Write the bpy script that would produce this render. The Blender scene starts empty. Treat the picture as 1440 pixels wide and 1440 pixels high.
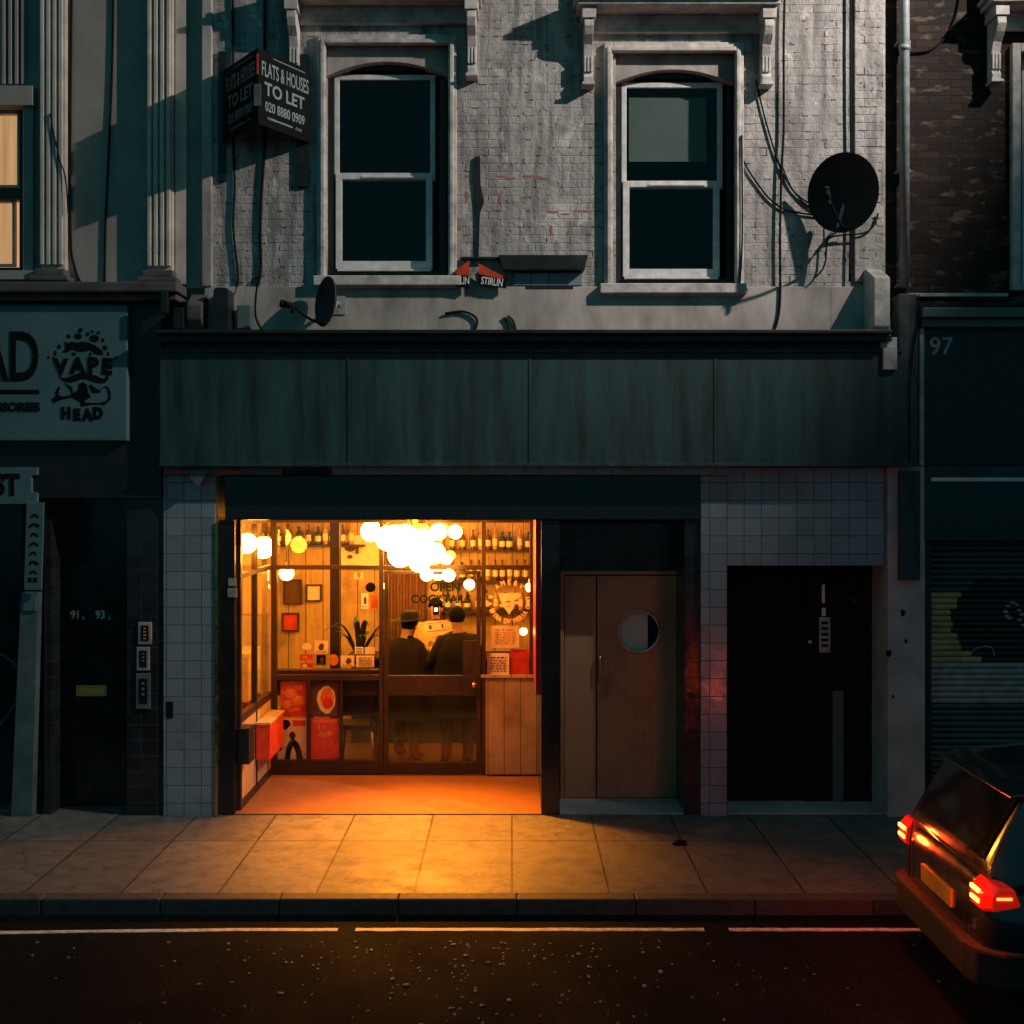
import bpy, bmesh, math, random
from mathutils import Vector, Matrix
random.seed(7)
SC = bpy.context.scene
COL = SC.collection
F = 1595.0; CY = -11.0; CZ = 3.07; HY = 700.0
def X(px, d=0.0): return (px - 720.0) / F * (d - CY)
def Z(py, d=0.0): return CZ - (py - HY) / F * (d - CY)

# ------------------------------------------------------------------ materials
def new_mat(name):
    m = bpy.data.materials.new(name); m.use_nodes = True
    nt = m.node_tree; nt.nodes.clear()
    out = nt.nodes.new('ShaderNodeOutputMaterial')
    return m, nt, out
def N(nt, t, **kw):
    n = nt.nodes.new(t)
    for k, v in kw.items():
        if hasattr(n, k): setattr(n, k, v)
        else: n.inputs[k].default_value = v
    return n
def L(nt, a, b): nt.links.new(a, b)
def mathn(nt, op, a, b=None, clamp=False):
    n = nt.nodes.new('ShaderNodeMath'); n.operation = op; n.use_clamp = clamp
    for i, v in enumerate((a, b)):
        if v is None: continue
        if isinstance(v, (int, float)): n.inputs[i].default_value = v
        else: L(nt, v, n.inputs[i])
    return n.outputs[0]
def ramp(nt, src, lo, hi, a=0.0, b=1.0):
    n = nt.nodes.new('ShaderNodeMapRange'); n.clamp = True
    L(nt, src, n.inputs['Value'])
    n.inputs['From Min'].default_value = lo; n.inputs['From Max'].default_value = hi
    n.inputs['To Min'].default_value = a; n.inputs['To Max'].default_value = b
    return n.outputs['Result']
def mixc(nt, fac, a, b, mode='MIX'):
    n = nt.nodes.new('ShaderNodeMix'); n.data_type = 'RGBA'; n.blend_type = mode
    if isinstance(fac, (int, float)): n.inputs[0].default_value = fac
    else: L(nt, fac, n.inputs[0])
    for i, v in ((6, a), (7, b)):
        if isinstance(v, (tuple, list)): n.inputs[i].default_value = (*v[:3], 1)
        else: L(nt, v, n.inputs[i])
    return n.outputs[2]
def noise(nt, vec, scale, detail=4, rough=.55, dist=0):
    n = N(nt, 'ShaderNodeTexNoise'); n.inputs['Scale'].default_value = scale
    n.inputs['Detail'].default_value = detail; n.inputs['Roughness'].default_value = rough
    n.inputs['Distortion'].default_value = dist
    L(nt, vec, n.inputs['Vector']); return n.outputs['Fac']
def pos(nt, scale=(1, 1, 1)):
    g = N(nt, 'ShaderNodeNewGeometry')
    m = N(nt, 'ShaderNodeMapping'); m.inputs['Scale'].default_value = scale
    L(nt, g.outputs['Position'], m.inputs['Vector']); return m.outputs[0]
def wallvec(nt, ox=0, oz=0):
    """facade coordinates (along the wall, up)"""
    g = N(nt, 'ShaderNodeNewGeometry'); s = N(nt, 'ShaderNodeSeparateXYZ'); L(nt, g.outputs['Position'], s.inputs[0])
    c = N(nt, 'ShaderNodeCombineXYZ')
    L(nt, mathn(nt, 'ADD', mathn(nt, 'ADD', s.outputs[0], s.outputs[1]), ox), c.inputs[0])
    L(nt, mathn(nt, 'ADD', s.outputs[2], oz), c.inputs[1]); return c.outputs[0]
def bsdf(nt, out, col, rough, metal=0, spec=.5, coat=0, bump=None, bdist=.01, bstr=.5):
    b = N(nt, 'ShaderNodeBsdfPrincipled')
    if isinstance(col, (tuple, list)): b.inputs['Base Color'].default_value = (*col[:3], 1)
    else: L(nt, col, b.inputs['Base Color'])
    if isinstance(rough, (int, float)): b.inputs['Roughness'].default_value = rough
    else: L(nt, rough, b.inputs['Roughness'])
    b.inputs['Metallic'].default_value = metal
    b.inputs['Specular IOR Level'].default_value = spec
    b.inputs['Coat Weight'].default_value = coat; b.inputs['Coat Roughness'].default_value = .06
    if bump is not None:
        bn = N(nt, 'ShaderNodeBump'); bn.inputs['Distance'].default_value = bdist; bn.inputs['Strength'].default_value = bstr
        L(nt, bump, bn.inputs['Height']); L(nt, bn.outputs[0], b.inputs['Normal'])
    L(nt, b.outputs[0], out.inputs[0]); return b
def mat(name, col, rough=.6, metal=0, amt=.3, scale=4, stretch=(1, 1, 1), bump=.3, bscale=50, spec=.5, coat=0):
    m, nt, out = new_mat(name)
    v = pos(nt, stretch)
    n1 = noise(nt, v, scale, 6, .6); n2 = noise(nt, v, bscale, 3)
    f = ramp(nt, n1, .3, .7, 1 - amt, 1 + amt * .6)
    c = mixc(nt, 1.0, col, (1, 1, 1)); 
    vm = N(nt, 'ShaderNodeVectorMath', operation='SCALE'); vm.inputs[0].default_value = col; L(nt, f, vm.inputs['Scale'])
    r = ramp(nt, n1, .25, .75, max(.03, rough - .1), min(1, rough + .12))
    bsdf(nt, out, vm.outputs[0], r, metal, spec, coat, n2 if bump else None, .004, bump)
    return m
def glass_mat(name, tint=(1, 1, 1), base=.04):
    m, nt, out = new_mat(name)
    lw = N(nt, 'ShaderNodeLayerWeight'); lw.inputs['Blend'].default_value = .5
    f = mathn(nt, 'ADD', mathn(nt, 'MULTIPLY', mathn(nt, 'POWER', lw.outputs['Facing'], 4), .5), base, True)
    t = N(nt, 'ShaderNodeBsdfTransparent'); t.inputs[0].default_value = (*tint, 1)
    g = N(nt, 'ShaderNodeBsdfGlossy'); g.inputs['Roughness'].default_value = .03; g.inputs[0].default_value = (.9, .95, .95, 1)
    x = N(nt, 'ShaderNodeMixShader'); L(nt, f, x.inputs[0]); L(nt, t.outputs[0], x.inputs[1]); L(nt, g.outputs[0], x.inputs[2])
    L(nt, x.outputs[0], out.inputs[0]); return m
def emit_mat(name, col, s):
    m, nt, out = new_mat(name)
    e = N(nt, 'ShaderNodeEmission'); e.inputs[0].default_value = (*col, 1); e.inputs[1].default_value = s
    L(nt, e.outputs[0], out.inputs[0]); return m
def painted_brick():
    m, nt, out = new_mat('painted_brick')
    v = wallvec(nt); p = pos(nt)
    wob = N(nt, 'ShaderNodeVectorMath', operation='ADD')
    nz = N(nt, 'ShaderNodeTexNoise'); nz.inputs['Scale'].default_value = 9; L(nt, v, nz.inputs['Vector'])
    sc = N(nt, 'ShaderNodeVectorMath', operation='SCALE'); sc.inputs['Scale'].default_value = .012; L(nt, nz.outputs['Color'], sc.inputs[0])
    L(nt, v, wob.inputs[0]); L(nt, sc.outputs[0], wob.inputs[1])
    b = N(nt, 'ShaderNodeTexBrick'); L(nt, wob.outputs[0], b.inputs['Vector'])
    b.inputs['Scale'].default_value = 1; b.inputs['Brick Width'].default_value = .225; b.inputs['Row Height'].default_value = .077
    b.inputs['Mortar Size'].default_value = .008; b.inputs['Mortar Smooth'].default_value = .6
    mort = b.outputs['Fac']
    big = noise(nt, p, .9, 5, .6); mid = noise(nt, p, 5, 6, .65); fine = noise(nt, p, 26, 4, .6)
    streak = noise(nt, pos(nt, (7, 7, .8)), 1.4, 5, .6)
    col = mixc(nt, ramp(nt, big, .35, .65), (.47, .44, .42), (.33, .315, .305))
    col = mixc(nt, ramp(nt, streak, .46, .62, 0, .78), col, (.15, .148, .145))
    col = mixc(nt, ramp(nt, mid, .5, .68, 0, .8), col, (.17, .165, .16))
    pit = mathn(nt, 'MULTIPLY', mort, ramp(nt, noise(nt, pos(nt, (1, 1, .8)), 10, 3, .6), .57, .63))
    col = mixc(nt, mathn(nt, 'MULTIPLY', pit, .85), col, (.05, .048, .045))
    pale = noise(nt, pos(nt, (1, 1, .7)), 3.1, 6, .7, .4); col = mixc(nt, ramp(nt, pale, .57, .64, 0, .8), col, (.60, .565, .54))
    soot_ = noise(nt, pos(nt, (1.2, 1.2, .35)), 1.7, 5, .7); col = mixc(nt, ramp(nt, soot_, .55, .72, 0, .7), col, (.12, .12, .12))
    chip = ramp(nt, noise(nt, pos(nt, (1.8, 1.8, 1)), 7.0, 5, .75), .64, .68)
    col = mixc(nt, mathn(nt, 'MULTIPLY', chip, .8), col, (.09, .075, .065))
    h = mathn(nt, 'SUBTRACT', mathn(nt, 'ADD', mathn(nt, 'MULTIPLY', fine, .6), mathn(nt, 'MULTIPLY', mid, 1.3)), mathn(nt, 'ADD', mathn(nt, 'MULTIPLY', mort, ramp(nt, noise(nt, p, 2.2, 4, .6), .42, .62, .03, .42)), mathn(nt, 'MULTIPLY', mathn(nt, 'ADD', pit, chip), .8)))
    bsdf(nt, out, col, .75, spec=.3, bump=h, bdist=.014, bstr=1.0); return m
def dark_brick():
    m, nt, out = new_mat('stock_brick')
    v = wallvec(nt, .06, .02); p = pos(nt)
    b = N(nt, 'ShaderNodeTexBrick'); L(nt, v, b.inputs['Vector'])
    b.inputs['Scale'].default_value = 1; b.inputs['Brick Width'].default_value = .225; b.inputs['Row Height'].default_value = .077
    b.inputs['Mortar Size'].default_value = .006; b.inputs['Mortar Smooth'].default_value = .3; b.inputs['Bias'].default_value = -.2
    b.inputs['Color1'].default_value = (.016, .011, .009, 1); b.inputs['Color2'].default_value = (.055, .034, .024, 1); b.inputs['Mortar'].default_value = (.018, .017, .016, 1)
    mid = noise(nt, p, 3, 5, .65); fine = noise(nt, p, 40, 4)
    col = mixc(nt, ramp(nt, mid, .38, .62, .8, 0), b.outputs['Color'], (.018, .014, .012))
    col = mixc(nt, ramp(nt, noise(nt, pos(nt, (.5, .5, 1.3)), 9, 3, .6), .58, .68, 0, .75), col, (.15, .105, .078))
    h = mathn(nt, 'SUBTRACT', mathn(nt, 'MULTIPLY', fine, .5), b.outputs['Fac'])
    bsdf(nt, out, col, .85, spec=.25, bump=h, bdist=.012, bstr=1.0); return m
def tile_mat(name, c1, c2, grout, w, h, ox, oz, rough=.12, bd=.004):
    m, nt, out = new_mat(name)
    v = wallvec(nt, ox, oz); p = pos(nt)
    b = N(nt, 'ShaderNodeTexBrick'); L(nt, v, b.inputs['Vector']); b.offset = 0
    b.inputs['Scale'].default_value = 1; b.inputs['Brick Width'].default_value = w; b.inputs['Row Height'].default_value = h
    b.inputs['Mortar Size'].default_value = .0035; b.inputs['Mortar Smooth'].default_value = .25; b.inputs['Bias'].default_value = 0
    b.inputs['Color1'].default_value = (*c1, 1); b.inputs['Color2'].default_value = (*c2, 1); b.inputs['Mortar'].default_value = (*grout, 1)
    grime = noise(nt, p, 4, 6, .65)
    col = mixc(nt, ramp(nt, grime, .5, .8, 0, .5), b.outputs['Color'], grout)
    r = mathn(nt, 'ADD', ramp(nt, grime, .3, .75, rough, rough + .3), mathn(nt, 'MULTIPLY', b.outputs['Fac'], .5))
    hh = mathn(nt, 'SUBTRACT', mathn(nt, 'MULTIPLY', noise(nt, p, 13, 2), .5), b.outputs['Fac'])
    bsdf(nt, out, col, r, spec=.5, bump=hh, bdist=bd, bstr=1.0); return m
def paving_mat():
    m, nt, out = new_mat('paving_slabs')
    p = pos(nt); mp = N(nt, 'ShaderNodeMapping'); mp.inputs['Location'].default_value = (0, 2.27, 0)
    g = N(nt, 'ShaderNodeNewGeometry'); L(nt, g.outputs['Position'], mp.inputs['Vector'])
    b = N(nt, 'ShaderNodeTexBrick'); L(nt, mp.outputs[0], b.inputs['Vector']); b.offset = 0
    b.inputs['Scale'].default_value = 1; b.inputs['Brick Width'].default_value = .76; b.inputs['Row Height'].default_value = 1.42
    b.inputs['Mortar Size'].default_value = .009; b.inputs['Mortar Smooth'].default_value = .2; b.inputs['Bias'].default_value = 0
    b.inputs['Color1'].default_value = (.14, .128, .112, 1); b.inputs['Color2'].default_value = (.20, .182, .16, 1); b.inputs['Mortar'].default_value = (.022, .02, .018, 1)
    n1 = noise(nt, pos(nt, (.9, 1.2, 1)), 1.9, 7, .7); n2 = noise(nt, p, 60, 4)
    col = mixc(nt, ramp(nt, n1, .42, .68, 0, .6), b.outputs['Color'], (.045, .042, .038))
    gum = ramp(nt, noise(nt, p, 15, 1), .68, .70); col = mixc(nt, mathn(nt, 'MULTIPLY', gum, .6), col, (.03, .03, .03))
    r = ramp(nt, n1, .35, .65, .34, .75)
    vc = N(nt, 'ShaderNodeTexVoronoi', feature='DISTANCE_TO_EDGE'); vc.inputs['Scale'].default_value = 1.3
    dv = N(nt, 'ShaderNodeVectorMath', operation='ADD'); nn = N(nt, 'ShaderNodeTexNoise'); nn.inputs['Scale'].default_value = 5; L(nt, p, nn.inputs['Vector'])
    sv = N(nt, 'ShaderNodeVectorMath', operation='SCALE'); sv.inputs['Scale'].default_value = .25; L(nt, nn.outputs['Color'], sv.inputs[0]); L(nt, p, dv.inputs[0]); L(nt, sv.outputs[0], dv.inputs[1]); L(nt, dv.outputs[0], vc.inputs['Vector'])
    crack = mathn(nt, 'MULTIPLY', ramp(nt, vc.outputs['Distance'], .002, .008, 1, 0), ramp(nt, noise(nt, p, .9, 2), .5, .56))
    col = mixc(nt, mathn(nt, 'MULTIPLY', crack, .75), col, (.02, .018, .016))
    n3 = noise(nt, pos(nt, (1, 1, 1)), 6, 7, .75); col = mixc(nt, ramp(nt, n3, .46, .66, 0, .72), col, (.055, .05, .044))
    h = mathn(nt, 'SUBTRACT', mathn(nt, 'ADD', mathn(nt, 'MULTIPLY', n2, .25), mathn(nt, 'MULTIPLY', n1, .5)), b.outputs['Fac'])
    bsdf(nt, out, col, r, spec=.5, bump=h, bdist=.01, bstr=.8); return m
def asphalt_mat():
    m, nt, out = new_mat('asphalt'); p = pos(nt)
    vo = N(nt, 'ShaderNodeTexVoronoi'); vo.inputs['Scale'].default_value = 95; L(nt, p, vo.inputs['Vector'])
    sp = N(nt, 'ShaderNodeSeparateColor'); L(nt, vo.outputs['Color'], sp.inputs[0])
    n1 = noise(nt, p, 1.3, 5, .6); n2 = noise(nt, p, 120, 3)
    col = mixc(nt, ramp(nt, sp.outputs[0], .8, 1, 0, .6), (.008, .0095, .0105), (.045, .045, .044))
    col = mixc(nt, ramp(nt, n1, .4, .7, 0, .5), col, (.007, .007, .0075))
    h = mathn(nt, 'ADD', mathn(nt, 'MULTIPLY', vo.outputs['Distance'], -1.), n2)
    bsdf(nt, out, col, ramp(nt, n1, .3, .7, .6, .85), spec=.05, bump=h, bdist=.008, bstr=1.); return m
def wood_mat(name, c1, c2, w=.14, rough=.45, seam=True):
    m, nt, out = new_mat(name); v = wallvec(nt)
    s = N(nt, 'ShaderNodeSeparateXYZ'); L(nt, v, s.inputs[0])
    g = noise(nt, pos(nt, (9, 9, .7)), 3, 6, .65, .6); gg = noise(nt, pos(nt), 2.2, 5, .65)
    col = mixc(nt, ramp(nt, g, .3, .7), c1, c2)
    col = mixc(nt, ramp(nt, gg, .48, .72, 0, .7), col, (c1[0]*.4, c1[1]*.35, c1[2]*.3))
    h = g
    if seam:
        fr = mathn(nt, 'FRACT', mathn(nt, 'DIVIDE', mathn(nt, 'ADD', s.outputs[0], 20), w))
        ed = mathn(nt, 'LESS_THAN', fr, .05)
        col = mixc(nt, ed, col, (c1[0] * .25, c1[1] * .25, c1[2] * .25))
        h = mathn(nt, 'SUBTRACT', g, mathn(nt, 'MULTIPLY', ed, 2))
    bsdf(nt, out, col, ramp(nt, g, .3, .7, rough - .08, rough + .12), bump=h, bdist=.003, bstr=.6); return m

M = {}
M['pbrick'] = painted_brick(); M['brick'] = dark_brick()
M['render'] = mat('painted_render', (.42, .375, .345), .75, amt=.55, scale=2.2, stretch=(1, 1, .5), bump=.6, bscale=22, spec=.3)
M['stucco'] = mat('grey_stucco', (.33, .30, .275), .8, amt=.25, scale=1.5, bump=.5, bscale=30, spec=.25)
M['flute'] = mat('pale_stucco', (.55, .48, .42), .7, amt=.25, scale=5, bump=.4, bscale=30, spec=.3)
M['stone'] = mat('painted_stone', (.54, .51, .48), .65, amt=.45, scale=7, bump=.9, bscale=35, spec=.35)
M['soot'] = mat('sooty_stone', (.10, .095, .09), .8, amt=.4, scale=6, bump=.6, spec=.3)
M['upvc'] = mat('white_window_plastic', (.66, .66, .65), .4, amt=.25, scale=10, bump=.15)
M['dkwood'] = mat('dark_frame_paint', (.014, .013, .012), .4, amt=.4, scale=8)
M['black'] = mat('black_paint', (.012, .0125, .013), .45, amt=.4, scale=5)
M['blackgloss'] = mat('black_gloss_paint', (.012, .014, .016), .18, amt=.3, scale=4, bump=.1)
M['mattblack'] = mat('matt_blue_black_paint', (.007, .010, .012), .8, amt=.4, scale=3, spec=.15)
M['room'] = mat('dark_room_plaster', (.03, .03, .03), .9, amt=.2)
M['blind'] = mat('roller_blind', (.15, .17, .15), .85, amt=.2, scale=2)
M['pane'] = glass_mat('window_glass', (.85, .9, .9), .022)
M['shopglass'] = glass_mat('shop_glass', (.97, .95, .92), .03)
M['tealboard'] = mat('dark_teal_board', (.014, .054, .058), .7, amt=.75, scale=2.2, stretch=(3, 3, .35), bump=.4)
M['signgrey'] = mat('grey_sign_board', (.085, .16, .17), .5, amt=.15, scale=2, bump=.1)
M['signtrim'] = mat('grey_metal_trim', (.085, .125, .13), .5, amt=.3, scale=6)
M['tile'] = tile_mat('grey_glazed_tiles', (.17, .22, .25), (.22, .275, .31), (.05, .05, .055), .169, .172, 0.012, .05)
M['tileblack'] = tile_mat('black_glazed_tiles', (.012, .015, .018), (.02, .024, .028), (.03, .03, .03), .15, .15, 0.02, .02, .08)
M['concrete'] = mat('bare_concrete', (.38, .37, .355), .8, amt=.3, scale=3, bump=.8, bscale=25, spec=.25)
M['paving'] = paving_mat(); M['asphalt'] = asphalt_mat()
M['kerb'] = mat('granite_kerb', (.055, .052, .05), .7, amt=.4, scale=14, bump=.6)
M['line'] = mat('road_paint', (.62, .58, .52), .6, amt=.5, scale=18, bump=.6, bscale=60)
M['boards'] = wood_mat('dark_floor_boards', (.035, .022, .014), (.06, .038, .022), .12)
M['terr'] = tile_mat('terracotta_floor', (.24, .10, .05), (.28, .12, .06), (.16, .07, .035), .3, .3, 0, 0, .3, .002)
M['panel'] = wood_mat('pine_panelling', (.34, .24, .10), (.60, .44, .20), .23)
M['panel2'] = wood_mat('varnished_boards', (.42, .30, .15), (.52, .38, .2), .17)
M['mahog'] = wood_mat('dark_stained_timber', (.022, .011, .007), (.04, .019, .011), seam=False)
M['ply'] = wood_mat('plywood_cladding', (.34, .25, .14), (.42, .31, .18), .178, .55)
M['doorwood'] = wood_mat('brown_flush_door', (.31, .175, .095), (.37, .22, .12), seam=False, rough=.42)
M['plaster'] = mat('cream_plaster', (.62, .52, .34), .8, amt=.2, scale=2)
M['magenta'] = mat('crimson_paint', (.36, .02, .07), .4, amt=.25, scale=5)
M['metal'] = mat('brushed_steel', (.45, .45, .46), .32, 1, amt=.2, scale=10)
M['brass'] = mat('polished_brass', (.75, .48, .16), .25, 1, amt=.2, scale=12)
M['gold'] = mat('gilt_orange_reflection', (.95, .5, .1), .35, .1, amt=.3, scale=30)  # gold plate with its bright orange reflection put into the colour
M['pipe'] = mat('grey_pipe_paint', (.30, .34, .35), .45, amt=.4, scale=9, bump=.3)
M['cable'] = mat('black_cable', (.008, .009, .009), .8, amt=.1, spec=.15)
M['palecable'] = mat('grey_cable', (.16, .155, .15), .6, amt=.2)
M['white'] = mat('white_lettering', (.72, .74, .72), .5, amt=.1, bump=0)
M['palesign'] = mat('shaded_lettering', (.20, .27, .27), .6, amt=.2, bump=0)  # letters toned down: the shade on the board is in the colour
M['ink'] = mat('black_lettering', (.006, .008, .009), .85, amt=.1, bump=0, spec=.1)
M['red'] = mat('red_print', (.62, .05, .02), .5, amt=.3, scale=14, bump=0)
M['orange'] = mat('orange_print', (.75, .22, .03), .5, amt=.3, scale=14, bump=0)
M['cream'] = mat('cream_card', (.78, .70, .46), .6, amt=.15, scale=14, bump=0)
M['paper'] = mat('white_paper', (.85, .84, .80), .6, amt=.1, bump=0)
M['brownprint'] = mat('brown_print', (.10, .045, .02), .6, amt=.3, scale=20, bump=0)
M['coat'] = mat('black_wool_coat', (.0045, .004, .0038), .9, amt=.3, scale=12)
M['trouser'] = mat('dark_cotton_trousers', (.005, .0045, .004), .9, amt=.3, scale=12)
M['skin'] = mat('skin', (.45, .26, .18), .5, amt=.1, bump=.1)
M['shirt'] = mat('yellow_shirt_cloth', (.55, .40, .16), .8, amt=.2)
M['leaf'] = mat('dark_green_leaf', (.03, .055, .02), .5, amt=.4, scale=8)
M['slatyellow'] = mat('ochre_slat_paint', (.42, .31, .13), .5, amt=.4, scale=6)
M['shutter'] = mat('grey_green_slat_steel', (.055, .085, .085), .4, .3, amt=.4, scale=5)
M['mural'] = mat('black_mural_paint', (.006, .007, .008), .45, amt=.3, scale=6)
M['muralgrey'] = mat('pale_grey_mural_paint', (.30, .30, .29), .5, amt=.4, scale=9)
M['carpaint'] = mat('dark_teal_car_paint', (.010, .022, .025), .22, .35, amt=.12, scale=3, bump=0, coat=.9)
M['tyre'] = mat('tyre_rubber', (.012, .012, .012), .8, amt=.2)
M['carglass'] = glass_mat('tinted_car_glass', (.02, .03, .03), .05)
M['darkglass'] = mat('dark_privacy_glass', (.004, .006, .007), .04, amt=.05, bump=0, coat=1)
M['bottle'] = mat('brown_bottle_glass', (.10, .045, .012), .12, amt=.4, scale=10, coat=.5, bump=0)
M['bottle2'] = mat('amber_bottle_glass', (.45, .25, .06), .12, amt=.4, scale=10, coat=.5, bump=0)
M['bulb'] = emit_mat('warm_bulb_glow', (1, .39, .055), 48)
M['phone'] = emit_mat('phone_screen_glow', (.9, .95, 1), 3)
M['tail'] = emit_mat('tail_lamp_glow', (1, .035, .006), 22)
def lens_mat():
    m, nt, out = new_mat('red_lamp_lens'); b = bsdf(nt, out, (.35, .01, .005), .12, coat=.5)
    b.inputs['Emission Color'].default_value = (1, .02, .004, 1); b.inputs['Emission Strength'].default_value = .32; return m
M['lens'] = lens_mat()
M['tailcore'] = emit_mat('tail_lamp_core_glow', (1, .09, .012), 30)
M['litcurtain'] = None
def curtain_mat():
    m, nt, out = new_mat('lit_curtain')
    n1 = noise(nt, pos(nt, (8, 8, .4)), 2, 4)
    col = mixc(nt, ramp(nt, n1, .3, .7), (.72, .33, .13), (1.0, .52, .24))
    e = N(nt, 'ShaderNodeEmission'); L(nt, col, e.inputs[0]); e.inputs[1].default_value = .8
    L(nt, e.outputs[0], out.inputs[0]); return m
M['litcurtain'] = curtain_mat()

# ------------------------------------------------------------------ mesh builder
class MB:
    def __init__(s): s.bm = bmesh.new(); s.mi = 0
    def _f(s, vs):
        try:
            f = s.bm.faces.new(vs); f.material_index = s.mi; return f
        except ValueError: return None
    def box(s, x0, x1, y0, y1, z0, z1):
        if x0 > x1: x0, x1 = x1, x0
        if y0 > y1: y0, y1 = y1, y0
        if z0 > z1: z0, z1 = z1, z0
        v = [s.bm.verts.new(c) for c in ((x0,y0,z0),(x1,y0,z0),(x1,y1,z0),(x0,y1,z0),(x0,y0,z1),(x1,y0,z1),(x1,y1,z1),(x0,y1,z1))]
        for q in ((3,2,1,0),(4,5,6,7),(0,1,5,4),(1,2,6,5),(2,3,7,6),(3,0,4,7)): s._f([v[i] for i in q])
        return s
    def pb(s, x0, x1, y0, y1, d0, d1):
        """box whose front face at depth d0 covers these picture columns and rows"""
        return s.box(X(x0, d0), X(x1, d0), d0, d1, Z(y1, d0), Z(y0, d0))
    def prism(s, pts, a, b, M4=None):
        """polygon pts in (u, v), extruded from w=a to w=b; default u=x, v=z, w=y"""
        def T(u, v, w):
            c = Vector((u, w, v)) if M4 is None else M4 @ Vector((u, v, w)); return s.bm.verts.new(c)
        lo = [T(u, v, a) for u, v in pts]; hi = [T(u, v, b) for u, v in pts]
        s._f(lo); s._f(hi[::-1]); n = len(pts)
        for i in range(n): s._f([lo[(i+1) % n], lo[i], hi[i], hi[(i+1) % n]])
        return s
    def prism_yz(s, pts, x0, x1):
        lo = [s.bm.verts.new((x0, y, z)) for y, z in pts]; hi = [s.bm.verts.new((x1, y, z)) for y, z in pts]
        s._f(lo); s._f(hi[::-1]); n = len(pts)
        for i in range(n): s._f([lo[(i+1) % n], lo[i], hi[i], hi[(i+1) % n]])
        return s
    def rings(s, rings, cap=True, closed=True):
        R = [[s.bm.verts.new(p) for p in r] for r in rings]; n = len(R[0])
        for a, b in zip(R, R[1:]):
            for i in range(n if closed else n - 1): s._f([a[i], a[(i+1) % n], b[(i+1) % n], b[i]])
        if cap: s._f(R[0][::-1]); s._f(R[-1])
        return s
    def cyl(s, p0, p1, r0, r1=None, seg=16, cap=True):
        r1 = r0 if r1 is None else r1
        p0, p1 = Vector(p0), Vector(p1); d = (p1 - p0).normalized()
        u = d.orthogonal().normalized(); w = d.cross(u)
        return s.rings([[p + (u * math.cos(2*math.pi*i/seg) + w * math.sin(2*math.pi*i/seg)) * r for i in range(seg)] for p, r in ((p0, r0), (p1, r1))], cap)
    def tube(s, pts, r, seg=8):
        pts = [Vector(p) for p in pts]
        P = []
        for i in range(len(pts) - 1):     # catmull smoothing
            a = pts[max(i-1, 0)]; b = pts[i]; c = pts[i+1]; d = pts[min(i+2, len(pts)-1)]
            for k in range(4):
                t = k / 4; P.append(.5 * ((2*b) + (c-a)*t + (2*a-5*b+4*c-d)*t*t + (-a+3*b-3*c+d)*t**3))
        P.append(pts[-1]); ref = Vector((0, 1, 0)) if abs((P[-1]-P[0]).normalized().y) < .9 else Vector((1, 0, 0)); R = []
        for i, p in enumerate(P):
            t = (P[min(i+1, len(P)-1)] - P[max(i-1, 0)]).normalized()
            u = t.cross(ref).normalized(); w = t.cross(u)
            R.append([p + (u*math.cos(2*math.pi*k/seg) + w*math.sin(2*math.pi*k/seg)) * r for k in range(seg)])
        return s.rings(R)
    def ball(s, c, r, seg=16, sc=(1, 1, 1), M4=None):
        T = Matrix.Translation(c) @ (M4 or Matrix.Identity(4)) @ Matrix.Diagonal((r*sc[0], r*sc[1], r*sc[2], 1))
        n0 = len(s.bm.faces)
        bmesh.ops.create_uvsphere(s.bm, u_segments=seg, v_segments=max(6, seg//2), radius=1, matrix=T)
        s.bm.faces.ensure_lookup_table()
        for f in s.bm.faces[n0:]: f.material_index = s.mi
        return s
    def text(s, body, T, size, sx=1.0, ext=.003, align='CENTER', off=0.0):
        cu = bpy.data.curves.new('t', 'FONT'); cu.body = body; cu.size = size; cu.extrude = ext; cu.align_x = align; cu.align_y = 'CENTER'; cu.offset = off
        cu.resolution_u = 4
        o = bpy.data.objects.new('t', cu); COL.objects.link(o)
        dg = bpy.context.evaluated_depsgraph_get(); me = bpy.data.meshes.new_from_object(o.evaluated_get(dg))
        me.transform(T @ Matrix.Diagonal((sx, 1, 1, 1)))
        n0 = len(s.bm.faces); s.bm.from_mesh(me); s.bm.faces.ensure_lookup_table()
        for f in s.bm.faces[n0:]: f.material_index = s.mi
        bpy.data.objects.remove(o); bpy.data.curves.remove(cu); bpy.data.meshes.remove(me); return s
    def obj(s, name, m, parent=None, smooth=False, bevel=0, origin=None):
        bmesh.ops.recalc_face_normals(s.bm, faces=s.bm.faces)
        me = bpy.data.meshes.new(name)
        o = bpy.data.objects.new(name, me); COL.objects.link(o)
        org = Vector((0, 0, 0))
        if parent is not None:
            q = parent
            while q is not None: org += q.location; q = q.parent
            o.parent = parent
        elif origin is not None: o.location = origin; org = Vector(origin)
        bmesh.ops.translate(s.bm, verts=s.bm.verts, vec=-org)
        s.bm.to_mesh(me); s.bm.free()
        for k in (m if isinstance(m, (list, tuple)) else [m]): me.materials.append(k)
        if smooth:
            for p in me.polygons: p.use_smooth = True
        if bevel:
            b = o.modifiers.new('bevel', 'BEVEL'); b.width = bevel; b.segments = 2; b.limit_method = 'ANGLE'
        return o
def FACE(x, y, z, rot=0):
    """local XY plane stood up to face the street (-y)"""
    return Matrix.Translation((x, y, z)) @ Matrix.Rotation(math.pi/2, 4, 'X') @ Matrix.Rotation(rot, 4, 'Z')
def thing(name, label, cat, loc=(0, 0, 0), group=None):
    o = bpy.data.objects.new(name, None); o.empty_display_size = .2; COL.objects.link(o); o.location = loc
    return tag(o, label, cat, group)
def tag(o, label, cat, group=None):
    o['label'] = label; o['category'] = cat
    if group: o['group'] = group
    return o
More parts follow.
